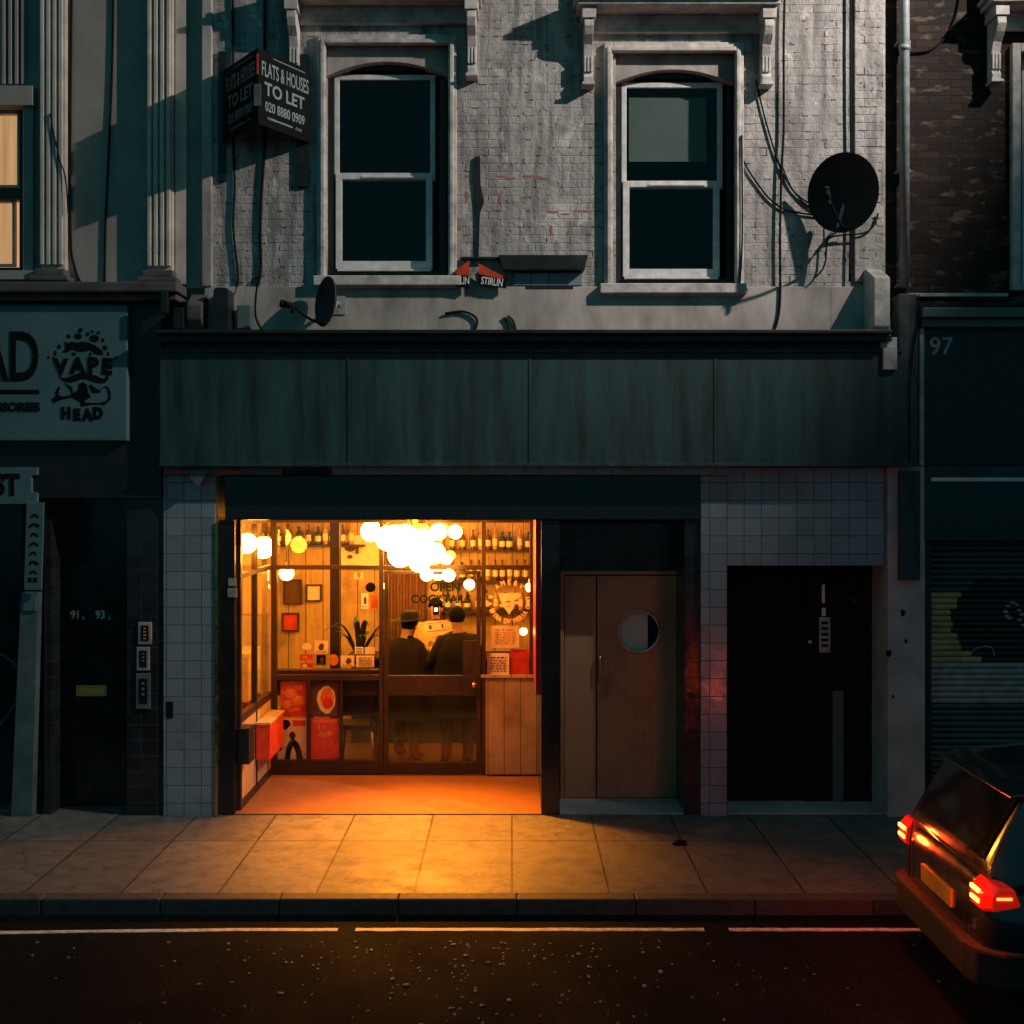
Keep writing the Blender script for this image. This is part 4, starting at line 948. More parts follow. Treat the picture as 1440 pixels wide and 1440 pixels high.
intercom(191, 211, 947, 997, 'lowest grey intercom box, larger than the two above', M['signtrim'])
# shop sign
t = thing('shop_sign', 'big pale grey shop sign with dark letters and a moustached round emblem', 'sign', (X(20), -.16, Z(620)))
m = MB(); m.pb(-330, 179, 429, 620, -.18, -.102); m.obj('sign_board', M['signgrey'], t, bevel=.012)
m = MB(); yy = -.183
m.text('HEAD', FACE(X(56, -.18), yy, Z(505, -.18)), .66, .62, .003, 'RIGHT', .012)
m.pb(-200, 55, 548, 554, -.184, -.181); m.text('ACCESSORIES', FACE(X(56, -.18), yy, Z(573, -.18)), .115, 1.0, .003, 'RIGHT', .005); m.obj('lettering', M['ink'], t)
m = MB()
Q = lambda ex, ey: (60 + ex/8, 440 + ey/8)     # from an enlarged view of the emblem
def eb(cx, cy, rx, ry, seed=0, jag=.08):
    a, b = Q(cx, cy); r = random.Random(seed); n = 18
    m.prism([(X(a + rx/8*(1+r.uniform(-jag, jag))*math.cos(6.2832*i/n), -.18), Z(b + ry/8*(1+r.uniform(-jag, jag))*math.sin(6.2832*i/n), -.18)) for i in range(n)], -.184, -.181)
def ep(pts): m.prism([(X(Q(a, b)[0], -.18), Z(Q(a, b)[1], -.18)) for a, b in pts], -.184, -.181)
for k, q in enumerate(((425, 195, 24, 26), (400, 262, 42, 34), (293, 265, 22, 24), (510, 238, 18, 24), (560, 208, 12, 16), (628, 222, 16, 16), (583, 286, 52, 40), (680, 307, 16, 22), (187, 380, 22, 24), (703, 392, 26, 28), (145, 450, 14, 30), (68, 500, 12, 18), (822, 508, 12, 20), (352, 465, 26, 20), (538, 465, 14, 20), (740, 460, 12, 22), (128, 505, 12, 18))): eb(*q, k)
ep([(245, 320), (300, 345), (320, 320), (400, 335), (440, 322), (520, 335), (600, 370), (665, 420), (690, 465), (640, 475), (580, 455), (540, 415), (500, 435), (430, 440), (380, 430), (340, 410), (280, 445), (220, 440), (260, 400)])
ep([(190, 690), (220, 735), (270, 730), (340, 700), (410, 680), (460, 690), (520, 682), (600, 705), (660, 735), (705, 740), (725, 690), (745, 700), (735, 750), (700, 790), (620, 790), (540, 762), (460, 740), (400, 760), (320, 785), (250, 775), (200, 740)])
ep([(250, 790), (330, 830), (345, 900), (400, 870), (410, 800), (455, 775), (500, 810), (515, 900), (545, 950), (480, 985), (470, 1010), (640, 1015), (720, 985), (745, 940), (730, 860), (690, 825), (740, 830), (768, 900), (765, 975), (700, 1035), (560, 1030), (440, 1055), (420, 1000), (330, 950), (320, 880)])
ep([(545, 800), (600, 850), (650, 870), (690, 830), (640, 900), (560, 900), (520, 820)])
ep([(180, 830), (200, 835), (178, 900), (185, 930), (240, 940), (320, 925), (330, 950), (240, 970), (180, 985), (140, 1015), (105, 990), (110, 960), (150, 940), (150, 880)])
for ch, ex, ey, rs in (('V', 205, 615, 0), ('A', 395, 600, 0), ('P', 565, 600, 0), ('E', 725, 610, -.08)): a, b = Q(ex, ey); m.text(ch, FACE(X(a, -.18), yy, Z(b, -.18), rs), .20, .95, .003, off=.012)
for ch, ex, ey in (('H', 265, 1135), ('E', 385, 1150), ('A', 505, 1150), ('D', 622, 1135)): a, b = Q(ex, ey); m.text(ch, FACE(X(a, -.18), yy, Z(b, -.18)), .145, .85, .003, off=.01)
m.obj('emblem', M['ink'], t)
t = thing('small_fascia_sign', 'small grey sign ending in the letters ST below the big sign', 'sign', (X(-30), -.15, Z(710)))
m = MB(); m.prism([(X(-150, -.15), Z(657, -.15)), (X(52, -.15), Z(657, -.15)), (X(52, -.15), Z(668, -.15)), (X(44, -.15), Z(669, -.15)), (X(44, -.15), Z(692, -.15)), (X(52, -.15), Z(693, -.15)), (X(52, -.15), Z(706, -.15)), (X(40, -.15), Z(709, -.15)), (X(-150, -.15), Z(709, -.15))], -.15, -.103); m.obj('sign_board', M['signgrey'], t, bevel=.004)
m = MB(); m.text('ST', FACE(X(27, -.15), -.153, Z(683, -.15)), .27, .85, .003, 'RIGHT', .012); m.obj('lettering', M['ink'], t)
t = thing('projecting_sign', 'narrow upright grey sign with black scrolled marks beside the dark door', 'sign', (X(48), -.2, Z(832)))
Tn = Matrix.Translation((X(49, -.14), -.14, Z(768, -.14))) @ Matrix.Rotation(math.pi/2, 4, 'X') @ Matrix.Rotation(math.radians(-1.5), 4, 'Z')
m = MB(); m.prism([(-.085, -.42), (.085, -.42), (.085, .42), (-.085, .42)], 0, .025, Tn); m.obj('sign_board', M['signgrey'], t, bevel=.006)
m = MB()
for k in range(7):
    r = random.Random(k); cz_ = .27 - .09*k
    m.prism([((.05+.012*r.uniform(-1, 1))*math.cos(a)*(1 if k % 2 else .7), cz_ + .042*math.sin(a)) for a in [i*math.pi/7 for i in range(8)]] + [(.022*math.cos(a), cz_ + .018*math.sin(a)) for a in [math.pi - i*math.pi/7 for i in range(8)]], .026, .028, Tn)
for k in range(2): m.prism([(-.045+k*.05, -.345), (-.01+k*.05, -.345), (-.01+k*.05, -.30), (-.045+k*.05, -.30)], .026, .028, Tn)
m.obj('scroll_marks', M['ink'], t)
m = MB(); m.tube([(X(-60, .1), .1, Z(905)), (X(-10), .1, Z(920)), (X(22), .1, Z(945)), (X(24), .1, Z(975)), (X(10), .1, Z(1000)), (X(-20), .1, Z(1040))], .008); o = m.obj('window_cable', M['signtrim'], origin=(X(0), .1, Z(1000)), smooth=True); tag(o, 'thin curved pale cable in the dark shop window at the left edge', 'cable')  # plain cable curve, gives no light

# ------------------------------------------------------------------ right building
RB = thing('brick_building', 'dark stock brick building at the right with roller shutter below', 'building', (5, 0, 0))
xe = X(1780)
wr = [(X(1436), X(1600), Z(405), Z(68))]
m = MB(); holed(m, X(1249), xe, Z(424), ZT-.2, wr, .05, .3); m.obj('brick_wall', M['brick'], RB)
hood_parent = RB
hood(RB, 978, 8, M['stone'])
W = bpy.data.objects.new('window', None); COL.objects.link(W); W.parent = RB; W.location = (X(1520), 0, Z(405))
m = MB(); pframe(m, 1424, 1612, 60, 408, 12, -.02, .05); m.obj('surround', M['stone'], W, bevel=.008)
m = MB(); pframe(m, 1437, 1598, 70, 404, 8, .14, .2); m.pb(1445, 1590, 250, 262, .14, .2); m.obj('sash_frame', M['upvc'], W, bevel=.004)
m = MB(); m.pb(1445, 1590, 78, 396, .175, .179); m.obj('pane', M['pane'], W)
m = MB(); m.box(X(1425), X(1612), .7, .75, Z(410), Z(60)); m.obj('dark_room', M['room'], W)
m = MB(); m.pb(1277, 1418, 412, 417, .0, .05); m.obj('string_course', M['stone'], RB, bevel=.004)
m = MB(); m.box(X(1249), xe, -.04, .3, Z(440), Z(424)-.003); m.obj('brick_course', M['brick'], RB)
m = MB(); m.box(X(1284), xe, -.26, .1, Z(452), Z(438)-.003); m.box(X(1286), xe, -.20, .1, Z(464), Z(452)-.003); m.obj('fascia_cornice', M['signtrim'], RB, bevel=.008)
m = MB(); m.box(X(1294), xe, -.12, .1, Z(655), Z(464)-.003); m.obj('fascia', M['black'], RB, bevel=.005)
m = MB(); m.box(X(1285), X(1290)+.01, -.16, .05, Z(655), Z(464)-.003); m.obj('fascia_edge', M['pipe'], RB, bevel=.003)
m = MB(); m.text('97', FACE(X(1323, -.12), -.123, Z(488, -.12)), .24, .95, .003, off=.002); m.obj('street_number', M['pipe'], RB)
m = MB(); m.box(X(1302), xe, -.16, -.12, Z(677), Z(672)); m.obj('light_strip', M['upvc'], RB)
m = MB(); m.box(X(1295), xe, -.11, .3, Z(760), Z(655)-.003); m.obj('shutter_housing', M['blackgloss'], RB, bevel=.006)
m = MB(); m.box(X(1244), X(1296), -.10, .4, GZ, Z(655)-.003); m.obj('concrete_pillar', M['concrete'], RB, bevel=.01)
m = MB(); m.pb(1265, 1294, 662, 816, -.16, -.101); m.obj('utility_box', M['tealboard'], RB, bevel=.006)
m = MB()
for (a, b, r) in ((1270, 862, 3.5), (1274, 902, 2.5), (1250, 919, 4), (1256, 980, 2)): m = MB(); blot(m, a, b, r, r*1.2, -.1035, .25, 14, a); m.obj('chipped_mark', M['ink'], RB)
# roller shutter with curved slats
RS = bpy.data.objects.new('roller_shutter', None); COL.objects.link(RS); RS.parent = RB; RS.location = (X(1440, .12), .12, 0)
ys = .12; sx0, sx1 = X(1302, ys), X(1760, ys)
pitch = .0575
import math as _m
def in_mural(x, z):
    px = 720 + x*F/(ys-CY); py = HY - (z-CZ)*F/(ys-CY)
    return ((px-1407)/71)**2 + ((py-872)/60)**2 < 1 + .05*_m.sin(px*.35) + .04*_m.sin(py*.3)
slat_y, slat_g, slat_m, slat_l = MB(), MB(), MB(), MB()
z = .02; k = 0
while z < Z(760, ys):
    zc = z + pitch/2; py = HY - (zc-CZ)*F/(ys-CY)
    # profile of one slat
    prof = [(ys+.012, z), (ys-.010, z+.006), (ys-.018, z+.022), (ys-.016, z+.036), (ys-.004, z+.050), (ys+.012, z+pitch)]
    # intersect with the mural
    segs = []; xx = sx0; step = .02; cur = None; st = sx0
    while xx < sx1:
        px = 720 + xx*F/(ys-CY)
        kind = 'm' if in_mural(xx, zc) else ('y' if 832 < py < 930 and px < 1400 else ('l' if 930 <= py < 985 else 'g'))
        if kind != cur:
            if cur: segs.append((st, xx, cur))
            st = xx; cur = kind
        xx += step
    segs.append((st, sx1, cur))
    for a, b, kd in segs:
        mm = dict(m=slat_m, y=slat_y, g=slat_g, l=slat_l)[kd]
        mm.rings([[(x_, y_, z_) for y_, z_ in prof + [(ys+.014, z+pitch), (ys+.014, z)]] for x_ in (a, b)], cap=False)
    z += pitch; k += 1
slat_g.obj('slats', M['shutter'], RS); slat_y.obj('ochre_painted_slats', M['slatyellow'], RS); slat_m.obj('black_mural_head', M['mural'], RS); slat_l.obj('pale_painted_slats', M['muralgrey'], RS)
m = MB(); chain = [(1414, 860), (1418, 852), (1424, 847), (1430, 850), (1434, 858), (1437, 864), (1434, 872), (1439, 879), (1446, 884), (1416, 866), (1420, 869)]
for i, (a, b) in enumerate(chain): blot(m, a, b, 3.6, 2.1, ys-.022, .15, 12, i)
m.tube([(X(1369), ys-.02, Z(925)), (X(1378), ys-.02, Z(914)), (X(1392), ys-.02, Z(911)), (X(1402), ys-.02, Z(914)), (X(1404), ys-.02, Z(924))], .006, 6)
m.obj('mural_chain_marks', M['muralgrey'], RS)
m = MB(); m.box(X(1296), X(1302, ys), -.02, .2, GZ, Z(760)-.003); m.obj('guide_rail', M['black'], RS)
m = MB(); m.box(X(1297), xe, .3, .35, 0, 3.2); m.obj('shop_wall', M['room'], RB)
# rainwater pipe
t = thing('drainpipe', 'grey iron drainpipe running down between the pale and the brick walls', 'pipe', (X(1269), -.06, Z(412)))
m = MB(); m.cyl((X(1269), -.06, Z(405)), (X(1269), -.06, ZT-.4), .047, None, 20); m.cyl((X(1269), -.06, Z(75)), (X(1269), -.06, Z(68)), .056, None, 20); m.obj('pipe', M['pipe'], t, smooth=True)
for yy in (60, 240, 400): m = MB(); m.box(X(1260), X(1278), -.05, .05, Z(yy+4), Z(yy)); m.obj('pipe_bracket', M['pipe'], t)
t = thing('hopper_box', 'weathered dark lead box under the drainpipe above the shopfronts', 'hopper', (X(1267), -.12, Z(500)))
m = MB(); m.prism([(X(1254), Z(418)), (X(1280), Z(418)), (X(1282), Z(450)), (X(1279), Z(656)), (X(1256), Z(656)), (X(1253), Z(450))], -.20, .04); m.obj('box_body', mat('weathered_lead', (.05, .062, .065), .6, amt=.8, scale=14, stretch=(1, 1, .35), bump=.8, bscale=30), t, bevel=.012)
m = MB(); m.tube([(X(1281), -.215, Z(420)), (X(1280), -.22, Z(460)), (X(1272), -.22, Z(500)), (X(1268), -.22, Z(560)), (X(1268), -.22, Z(650))], .008); m.obj('wire', M['cable'], t, smooth=True)

# ------------------------------------------------------------------ fixings on the walls
GCB = 'cables running over the fronts'
def cable(pts, r, label, mt=None, d=-.02):
    P_ = [(X(a, d), d, Z(b, d)) for a, b in pts]; c = P_[0]
    m = MB(); m.tube(P_, r, 7); o = m.obj('wall_cable', mt or M['cable'], origin=c, smooth=True); tag(o, label, 'cable', GCB)
cable([(327, -30), (328, 100), (328, 190), (330, 260), (328, 320), (334, 380), (333, 405), (324, 430), (328, 462), (334, 470)], .012, 'black cable hanging behind the to let board, left one of the pair')
cable([(373, -30), (372, 90), (373, 190), (368, 270), (366, 330), (367, 375), (361, 410), (360, 445), (372, 470)], .014, 'thicker black cable hanging behind the to let board, right one of the pair')
cable([(296, -30), (294, 60), (292, 150), (291, 380)], .010, 'dark cable down the left edge of the pale wall')
cable([(1104, -30), (1102, 60), (1102, 180), (1099, 240), (1097, 330), (1097, 420), (1092, 455), (1084, 470), (1070, 474)], .012, 'long black cable dropping right of the right window and curling at the bottom', None, -.045)
cable([(1063, 112), (1074, 160), (1090, 215), (1104, 250), (1122, 275), (1150, 292)], .009, 'cable slanting from the window hood down to the satellite dish')
cable([(1037, 205), (1050, 235), (1068, 262), (1085, 282), (1108, 296), (1150, 303)], .009, 'cable looping from the window frame to the satellite dish')
cable([(1100, 234), (1112, 262), (1128, 283), (1150, 298)], .007, 'short cable beside the long one, ending at the satellite dish')
cable([(1196, -30), (1196, 120), (1197, 260), (1195, 396)], .012, 'straight dark cable running down behind the satellite dish', None, -.045)
cable([(1043, 190), (1044, 300), (1043, 360), (1040, 398)], .009, 'thin cable down the right side of the right window surround', None, -.085)
cable([(1352, -20), (1345, 20), (1331, 50), (1312, 68), (1296, 73), (1262, 74)], .010, 'cable looping across the dark brick wall to the drainpipe', None, .03)
cable([(160, -30), (158, 90), (154, 190), (149, 300), (147, 396)], .011, 'black cable down the middle of the grey stucco panel', None, .045)
cable([(101, -30), (99, 150), (99, 330), (104, 372), (112, 395), (120, 402)], .012, 'black cable bending outward at its foot beside the left pilaster', None, .045)
cable([(70, 160), (76, 190), (84, 225), (92, 250), (96, 300)], .007, 'thin slack cable crossing the fluted pilaster', None, -.07)
cable([(626, 441), (650, 438), (666, 444), (671, 452), (668, 463), (662, 474)], .012, 'bent black cable on the render band below the small red board', None, -.05)
cable([(708, 446), (714, 455), (716, 474)], .010, 'short kinked black cable under the dark ledge, left of two', None, -.045)
cable([(714, 444), (722, 452), (726, 466), (732, 475)], .010, 'short kinked black cable under the dark ledge, right of two', None, -.045)
cable([(350, 405), (358, 392), (372, 388)], .006, 'little loose cable arching over the grey alarm box')
# dishes
def rotm(n, up=Vector((0, 0, 1))):
    n = n.normalized(); u = up.cross(n).normalized(); v = n.cross(u); return Matrix((u, v, n)).transposed().to_4x4()
def dish(cx, cy, cz, n, rx, rz, label, mt, arm_to, lnb, wallpt):
    t = thing('satellite_dish', label, 'satellite dish', wallpt)
    T = Matrix.Translation((cx, cy, cz)) @ rotm(Vector(n))
    m = MB(); R = []
    prof = [(0.02, -.075), (.25, -.070), (.5, -.055), (.75, -.030), (1, 0), (1.02, .004), (1.02, -.010), (1, -.014), (.75, -.044), (.5, -.069), (.25, -.084), (.02, -.089)]
    for q, h in prof: R.append([T @ Vector((q*rx*math.cos(2*math.pi*i/40), q*rz*math.sin(2*math.pi*i/40), h)) for i in range(40)])
    m.rings(R); m.obj('dish', mt, t, smooth=True)
    m = MB(); bot = T @ Vector((0, -rz*.95, -.02)); m.tube([bot, (bot+Vector(arm_to))*.5+Vector((0, -.01, -.03)), Vector(arm_to)], .012); m.obj('feed_arm', M['cable'], t, smooth=True)
    m = MB(); a = Vector(arm_to); l = Vector(lnb); m.cyl(a, l, .028, .032, 14); m.cyl(l, l+(l-a).normalized()*.035, .04, .036, 14); m.cyl(a+Vector((0, 0, 0)), a-Vector((0, 0, .07)), .016, None, 10); m.obj('receiver', M['cable'], t, smooth=True)
    back = T @ Vector((0, 0, -.09)); w = Vector(wallpt)
    m = MB(); m.box(w.x-.06, w.x+.06, w.y-.012, w.y, w.z-.09, w.z+.09); m.tube([w+Vector((0, -.005, 0)), Vector((w.x, back.y+.03, w.z)), back+Vector((0, .02, -.05)), back], .019); m.obj('wall_bracket', M['pipe'], t, smooth=False)
    return t
dish(X(1185, -.33), -.33, Z(271, -.33), (-.575, -.805, -.13), .335, .362, 'large dark round satellite dish at the right end of the pale wall', mat('dark_dish_paint', (.010, .012, .013), .75, amt=.2), (2.90, -.62, 5.80), (2.88, -.60, 5.88), (X(1168), 0, Z(330)))
cable([(1235, 300), (1228, 318), (1214, 328), (1190, 330), (1166, 335), (1162, 352), (1161, 366), (1156, 380), (1146, 390)], .009, 'cable trailing from under the big dish down to the left', None, -.06)
dish(X(457, -.25), -.25, Z(424, -.25), (-.80, -.55, .08), .21, .235, 'small dark satellite dish turned edge-on below the left window', mat('black_dish_paint', (.012, .013, .014), .6, amt=.2), (X(412, -.3), -.32, Z(430, -.3)), (X(400, -.3), -.32, Z(428, -.3)), (X(478), -.03, Z(430)))
m = MB(); m.prism([(X(297, -.25), Z(466, -.25)), (X(323, -.25), Z(466, -.25)), (X(321, -.25), Z(408, -.25)), (X(318, -.25), Z(404, -.25)), (X(303, -.25), Z(404, -.25)), (X(300, -.25), Z(408, -.25))], -.25, -.031); o = m.obj('alarm_box', M['black'], origin=(X(310), -.1, Z(466)), bevel=.006); tag(o, 'tall black box fixed on the left end of the render band', 'box')
m = MB(); m.pb(333, 352, 429, 462, -.16, -.031); o = m.obj('junction_box', M['signtrim'], origin=(X(342), -.1, Z(462)), bevel=.006); tag(o, 'short dark grey junction box right of the tall black box', 'box')
for k, (a, b, c_, d_, lb) in enumerate(((244, 258, 432, 462, 'small black box left of the party wall console'), (226, 236, 410, 440, 'little black box on the cornice under the fluted pilaster'))):
    m = MB(); m.pb(a, b, c_, d_, -.33, -.302); m.pb(a+2, b-2, c_+2, d_+8, -.3, -.2); o = m.obj('junction_box', M['black'], origin=(X(a), -.3, Z(d_)), bevel=.005); tag(o, lb, 'box')
# to-let board, V shaped
t = thing('to_let_board', 'black V shaped estate agent board reading TO LET left of the left window', 'sign', (X(370), 0, Z(262)))
apex = Vector((-2.33, -.60, 0)); e1 = Vector((X(437), -.035, 0)); e0 = Vector((X(315), -.035, 0)); zb, zt = 6.50, 7.20; zm = (zb+zt)/2
def vpanel(a, b, name, dim):
    d = (b-a); ln = d.length; u = d.normalized(); nrm = u.cross(Vector((0, 0, 1))).normalized()   # outward
    if nrm.y > 0: nrm = -nrm
    T = Matrix((u, Vector((0, 0, 1)), u.cross(Vector((0, 0, 1))))).transposed().to_4x4(); T.translation = (a+b)/2 + Vector((0, 0, zm))
    if (T.to_3x3() @ Vector((0, 0, 1))).y > 0: T = T @ Matrix.Rotation(math.pi, 4, 'Y')
    m = MB(); m.prism([(-ln/2, -.35), (ln/2, -.35), (ln/2, .35), (-ln/2, .35)], -.008, .0, T); p = m.obj(name, M['ink'], t)
    m = MB()
    m.text('FLATS & HOUSES', T @ Matrix.Translation((.01, .17, .003)), .19, .43, .001, off=.002)
    m.text('TO LET', T @ Matrix.Translation((0, -.005, .003)), .165, .95, .001, off=.004)
    m.text('020 8880 0909', T @ Matrix.Translation((.005, -.165, .003)), .125, .68, .001, off=.002)
    m.text('www.                  .com', T @ Matrix.Translation((.0, -.262, .003)), .06, .8, .001)
    m.prism([(-.15, .30), (.27, .30), (.27, .308), (-.15, .308)], .0015, .003, T)
    m.prism([(-.17, -.272), (.1, -.272), (.1, -.258), (-.17, -.258)], .0015, .003, T)
    m.obj('lettering', M[dim], p)
vpanel(apex, e1, 'sign_panel', 'palesign'); vpanel(e0, apex, 'sign_panel', 'signtrim')  # left panel gets darker letters, its dimness painted in
m = MB(); m.box(apex.x-.008, apex.x+.008, apex.y-.014, apex.y-.004, 6.95, 7.14); m.obj('red_edge', M['red'], t)
m = MB(); m.box(apex.x-.035, apex.x+.03, apex.y-.016, apex.y-.003, 6.66, 6.86); m.obj('clamp_plate', M['signtrim'], t, bevel=.003)
m = MB(); m.pb(307, 317, 72, 254, -.033, -.001); m.obj('post', M['black'], t)
m = MB(); m.pb(417, 433, 76, 262, -.033, -.001); m.obj('post', M['black'], t)
# small second board
t = thing('letting_board', 'small red and black board lettered STIRLIN low between the two windows', 'sign', (X(675), -.02, Z(404)))
for pts, txt, c0 in ((((640, 380), (660, 366), (660, 405), (640, 402)), 'RLIN', 0), (((673, 368), (712, 392), (712, 405), (673, 399)), 'STIRLIN', 1)):
    d = -.10; m = MB(); m.prism([(X(a, d), Z(b, d)) for a, b in pts], d, d+.03); m.obj('board', M['ink'], t)
m = MB(); m.prism([(X(641, -.11), Z(386, -.11)), (X(641, -.11), Z(380, -.11)), (X(660, -.11), Z(366, -.11)), (X(660, -.11), Z(388, -.11))], -.108, -.1015)
m.prism([(X(673, -.11), Z(370, -.11)), (X(707, -.11), Z(388, -.11)), (X(708, -.11), Z(393, -.11)), (X(673, -.11), Z(385, -.11))], -.108, -.1015); m.obj('red_band', M['red'], t)
m = MB(); m.text('RLIN', FACE(X(651, -.11), -.106, Z(395, -.11)), .10, .6, .002, off=.002); m.text('STIRLIN', FACE(X(692, -.11), -.106, Z(396.5, -.11), -.13), .10, .62, .002, off=.002); m.obj('lettering', M['white'], t)
m = MB(); m.prism([(X(667), Z(222)), (X(675), Z(220)), (X(676), Z(262)), (X(681), Z(284)), (X(675), Z(300)), (X(673), Z(366)), (X(671), Z(366)), (X(670), Z(290)), (X(665), Z(250))], -.02, -.001); m.obj('post', M['black'], t)
m = MB(); m.pb(648, 708, 361, 364, -.05, -.001); m.obj('crossbar', M['black'], t)
t = thing('wall_ledge', 'narrow black ledge over a strip of small tiles between the two windows', 'ledge', (X(762), -.02, Z(400)))
m = MB(); m.prism([(X(701), Z(362)), (X(826), Z(362)), (X(821), Z(383)), (X(707), Z(383))], -.12, -.001); m.obj('ledge_board', M['black'], t, bevel=.006)
m = MB(); m.pb(722, 818, 384, 401, -.03, -.001); m.obj('tile_strip', M['tile'], t)
m = MB(); m.pb(740, 806, 401, 406, -.035, -.001); m.obj('dark_edge', M['black'], t)
m = MB()
for a, b, w, h in ((706, 248, 9, 1.3), (718, 251, 8, 1.2), (748, 248, 14, 1.6), (765, 251, 8, 1.3), (741, 277, 8, 1.3), (778, 298, 9, 1.4), (795, 301, 7, 1.2), (820, 297, 13, 1.6), (656, 276, 2.4, 9), (703, 280, 2.4, 9), (646, 320, 2, 5), (695, 322, 2, 5), (775, 323, 2.2, 7), (657, 248, 3, 2)): blot(m, a, b, w, h, -.002, .25, 16, a)
m.obj('red_paint_marks', mat('faded_red_paint', (.36, .13, .11), .7, amt=.4, scale=30), B)

# ------------------------------------------------------------------ car at the kerb
def car(x0, yf, yn):
    """tail at x0, nose towards +x; yf far side (kerb), yn near side"""
    yc = (yf+yn)/2; hw = abs(yf-yn)/2; g = RZ
    t = thing('parked_car', 'dark hatchback with lit red tail lamps, its rear in view at the right kerb', 'car', (x0+2, yc, g))
    Ln = 4.1
    def sec(x, w, zb, zs, zt, crown):   # one body section, closed ring
        P_ = []
        half = [(0, zb), (w*.80, zb), (w*.95, zb+.05), (w, zs-.12), (w, zs), (w*.985, zs+.12), (w*.95, (zs+zt)/2+.06), (w*.90, zt-.03), (w*.82, zt), (w*.4, zt+crown), (0, zt+crown)]
        pts = [(a, b) for a, b in half] + [(-a, b) for a, b in half[-2:0:-1]]
        return [(x, yc-a, g+b) for a, b in pts]
    B_ = [(0.0, hw*.80, .38, .56, .80, .01), (.05, hw*.88, .30, .56, .90, .015), (.16, hw*.95, .24, .55, .95, .02), (.45, hw*.99, .20, .55, .96, .02), (1.2, hw, .18, .55, .95, .02), (2.2, hw, .18, .55, .93, .02), (2.9, hw*.99, .18, .55, .90, .03), (3.5, hw*.95, .20, .55, .82, .04), (3.9, hw*.86, .26, .52, .70, .04), (4.08, hw*.70, .34, .50, .60, .02)]
    m = MB(); m.rings([sec(x0+a, *r) for a, *r in B_]); o = m.obj('body', M['carpaint'], t, smooth=True)
    s_ = o.modifiers.new('s', 'SUBSURF'); s_.levels = 1; s_.render_levels = 2
    # cabin: one painted shell, the windows as panels seated on it
    KEY = [(.06, .80, .80, .84, .93), (.16, .89, .79, .84, 1.13), (.30, .93, .77, .85, 1.37), (.50, .945, .765, .86, 1.43), (.9, .955, .76, .86, 1.465), (1.5, .955, .76, .86, 1.47), (2.1, .95, .75, .85, 1.42), (2.5, .94, .75, .84, 1.26), (3.05, .88, .80, .80, .92)]
    def key(x):
        for p, q in zip(KEY, KEY[1:]):
            if x <= q[0]:
                f = (x-p[0])/(q[0]-p[0]); f = max(0, f); return [u+(v-u)*f for u, v in zip(p, q)]
        return KEY[-1]
    def side(x, tt, off=0):
        _, w0, w1, z0, z1 = key(x); w = (w0+(w1-w0)*tt**1.4)*hw; return w+off, g+z0+(z1-z0)*tt
    def cabring(x):
        R_ = [side(x, k/6) for k in range(6)]; _, w0, w1, z0, z1 = key(x)
        top = [(w1*hw*.985, g+z1-.012), (w1*hw*.9, g+z1+.010), (w1*hw*.6, g+z1+.024), (0, g+z1+.03)]
        half = R_ + top; return [(x0+x, yc-a_, b_) for a_, b_ in half] + [(x0+x, yc+a_, b_) for a_, b_ in half[-2::-1]]
    xs_ = [.06+.03*i for i in range(10)] + [.4+.1*i for i in range(27)]
    m = MB(); m.rings([cabring(x) for x in xs_]); m.obj('cabin_shell', M['carpaint'], t, smooth=True)
    for sd in (-1, 1):
        for xa, xb in ((.50, .74), (.80, 1.56), (1.64, 2.50)):
            m = MB(); RR = []
            for i in range(9):
                x = xa+(xb-xa)*i/8; tb = .20; tt = .86 - (.5*(1-i/3)**2*.5 if xa < .6 and i < 3 else 0) - (.34*((i-5)/3)**2 if xa > 1.6 and i > 5 else 0)
                RR.append([(x0+x, yc+sd*side(x, tb+(tt-tb)*k/4, .005)[0], side(x, tb+(tt-tb)*k/4)[1]) for k in range(5)])
            m.rings(RR, cap=False, closed=False); m.obj('side_window', M['darkglass'], t, smooth=True)
    m = MB(); RR = []
    for i in range(7):
        x = .085+.205*i/6; _, w0, w1, z0, z1 = key(x); ww_ = (.66+.02*i/6)*hw
        RR.append([(x0+x-.012, yc+ww_*(k/4-1), g+z1+.010+.018*(1-abs(k/4-1)**2)+.006) for k in range(9)])
    m.rings(RR, cap=False, closed=False); m.obj('rear_window', M['darkglass'], t, smooth=True)
    for sd in (-1, 1):
        m = MB(); m.tube([(x0-.004, yc+sd*.60*hw, g+.54), (x0-.004, yc+sd*.60*hw, g+.76), (x0+.03, yc+sd*.63*hw, g+.93)], .004, 6); m.obj('boot_gap', M['ink'], t)
    # spoiler, rear screen surround, bumper, plate
    m = MB(); m.prism_yz([(yc-.72*hw, 0), (yc+.72*hw, 0), (yc+.70*hw, .04), (yc-.70*hw, .04)], 0, 0) if False else m.rings([[(x0+a, yc-w, g+z0), (x0+a, yc+w, g+z0), (x0+a, yc+w, g+z1), (x0+a, yc-w, g+z1)] for a, w, z0, z1 in ((.23, .70*hw, 1.375, 1.385), (.30, .735*hw, 1.37, 1.402), (.42, .74*hw, 1.39, 1.425))]); m.obj('roof_spoiler', M['carpaint'], t, bevel=.008)
    m = MB(); m.rings([[(x0+a, yc-w, g+.30), (x0+a, yc+w, g+.30), (x0+a, yc+w, g+.52), (x0+a, yc-w, g+.52)] for a, w in ((-.06, .70*hw), (-.03, .86*hw), (.10, .97*hw), (.30, .995*hw))]); m.obj('rear_bumper', M['tyre'], t, bevel=.02)
    m = MB(); m.box(x0-.012, x0+.03, yc-.26, yc+.26, g+.60, g+.715); m.obj('number_plate', mat('yellow_plate', (.35, .27, .03), .5, bump=0), t, bevel=.004)
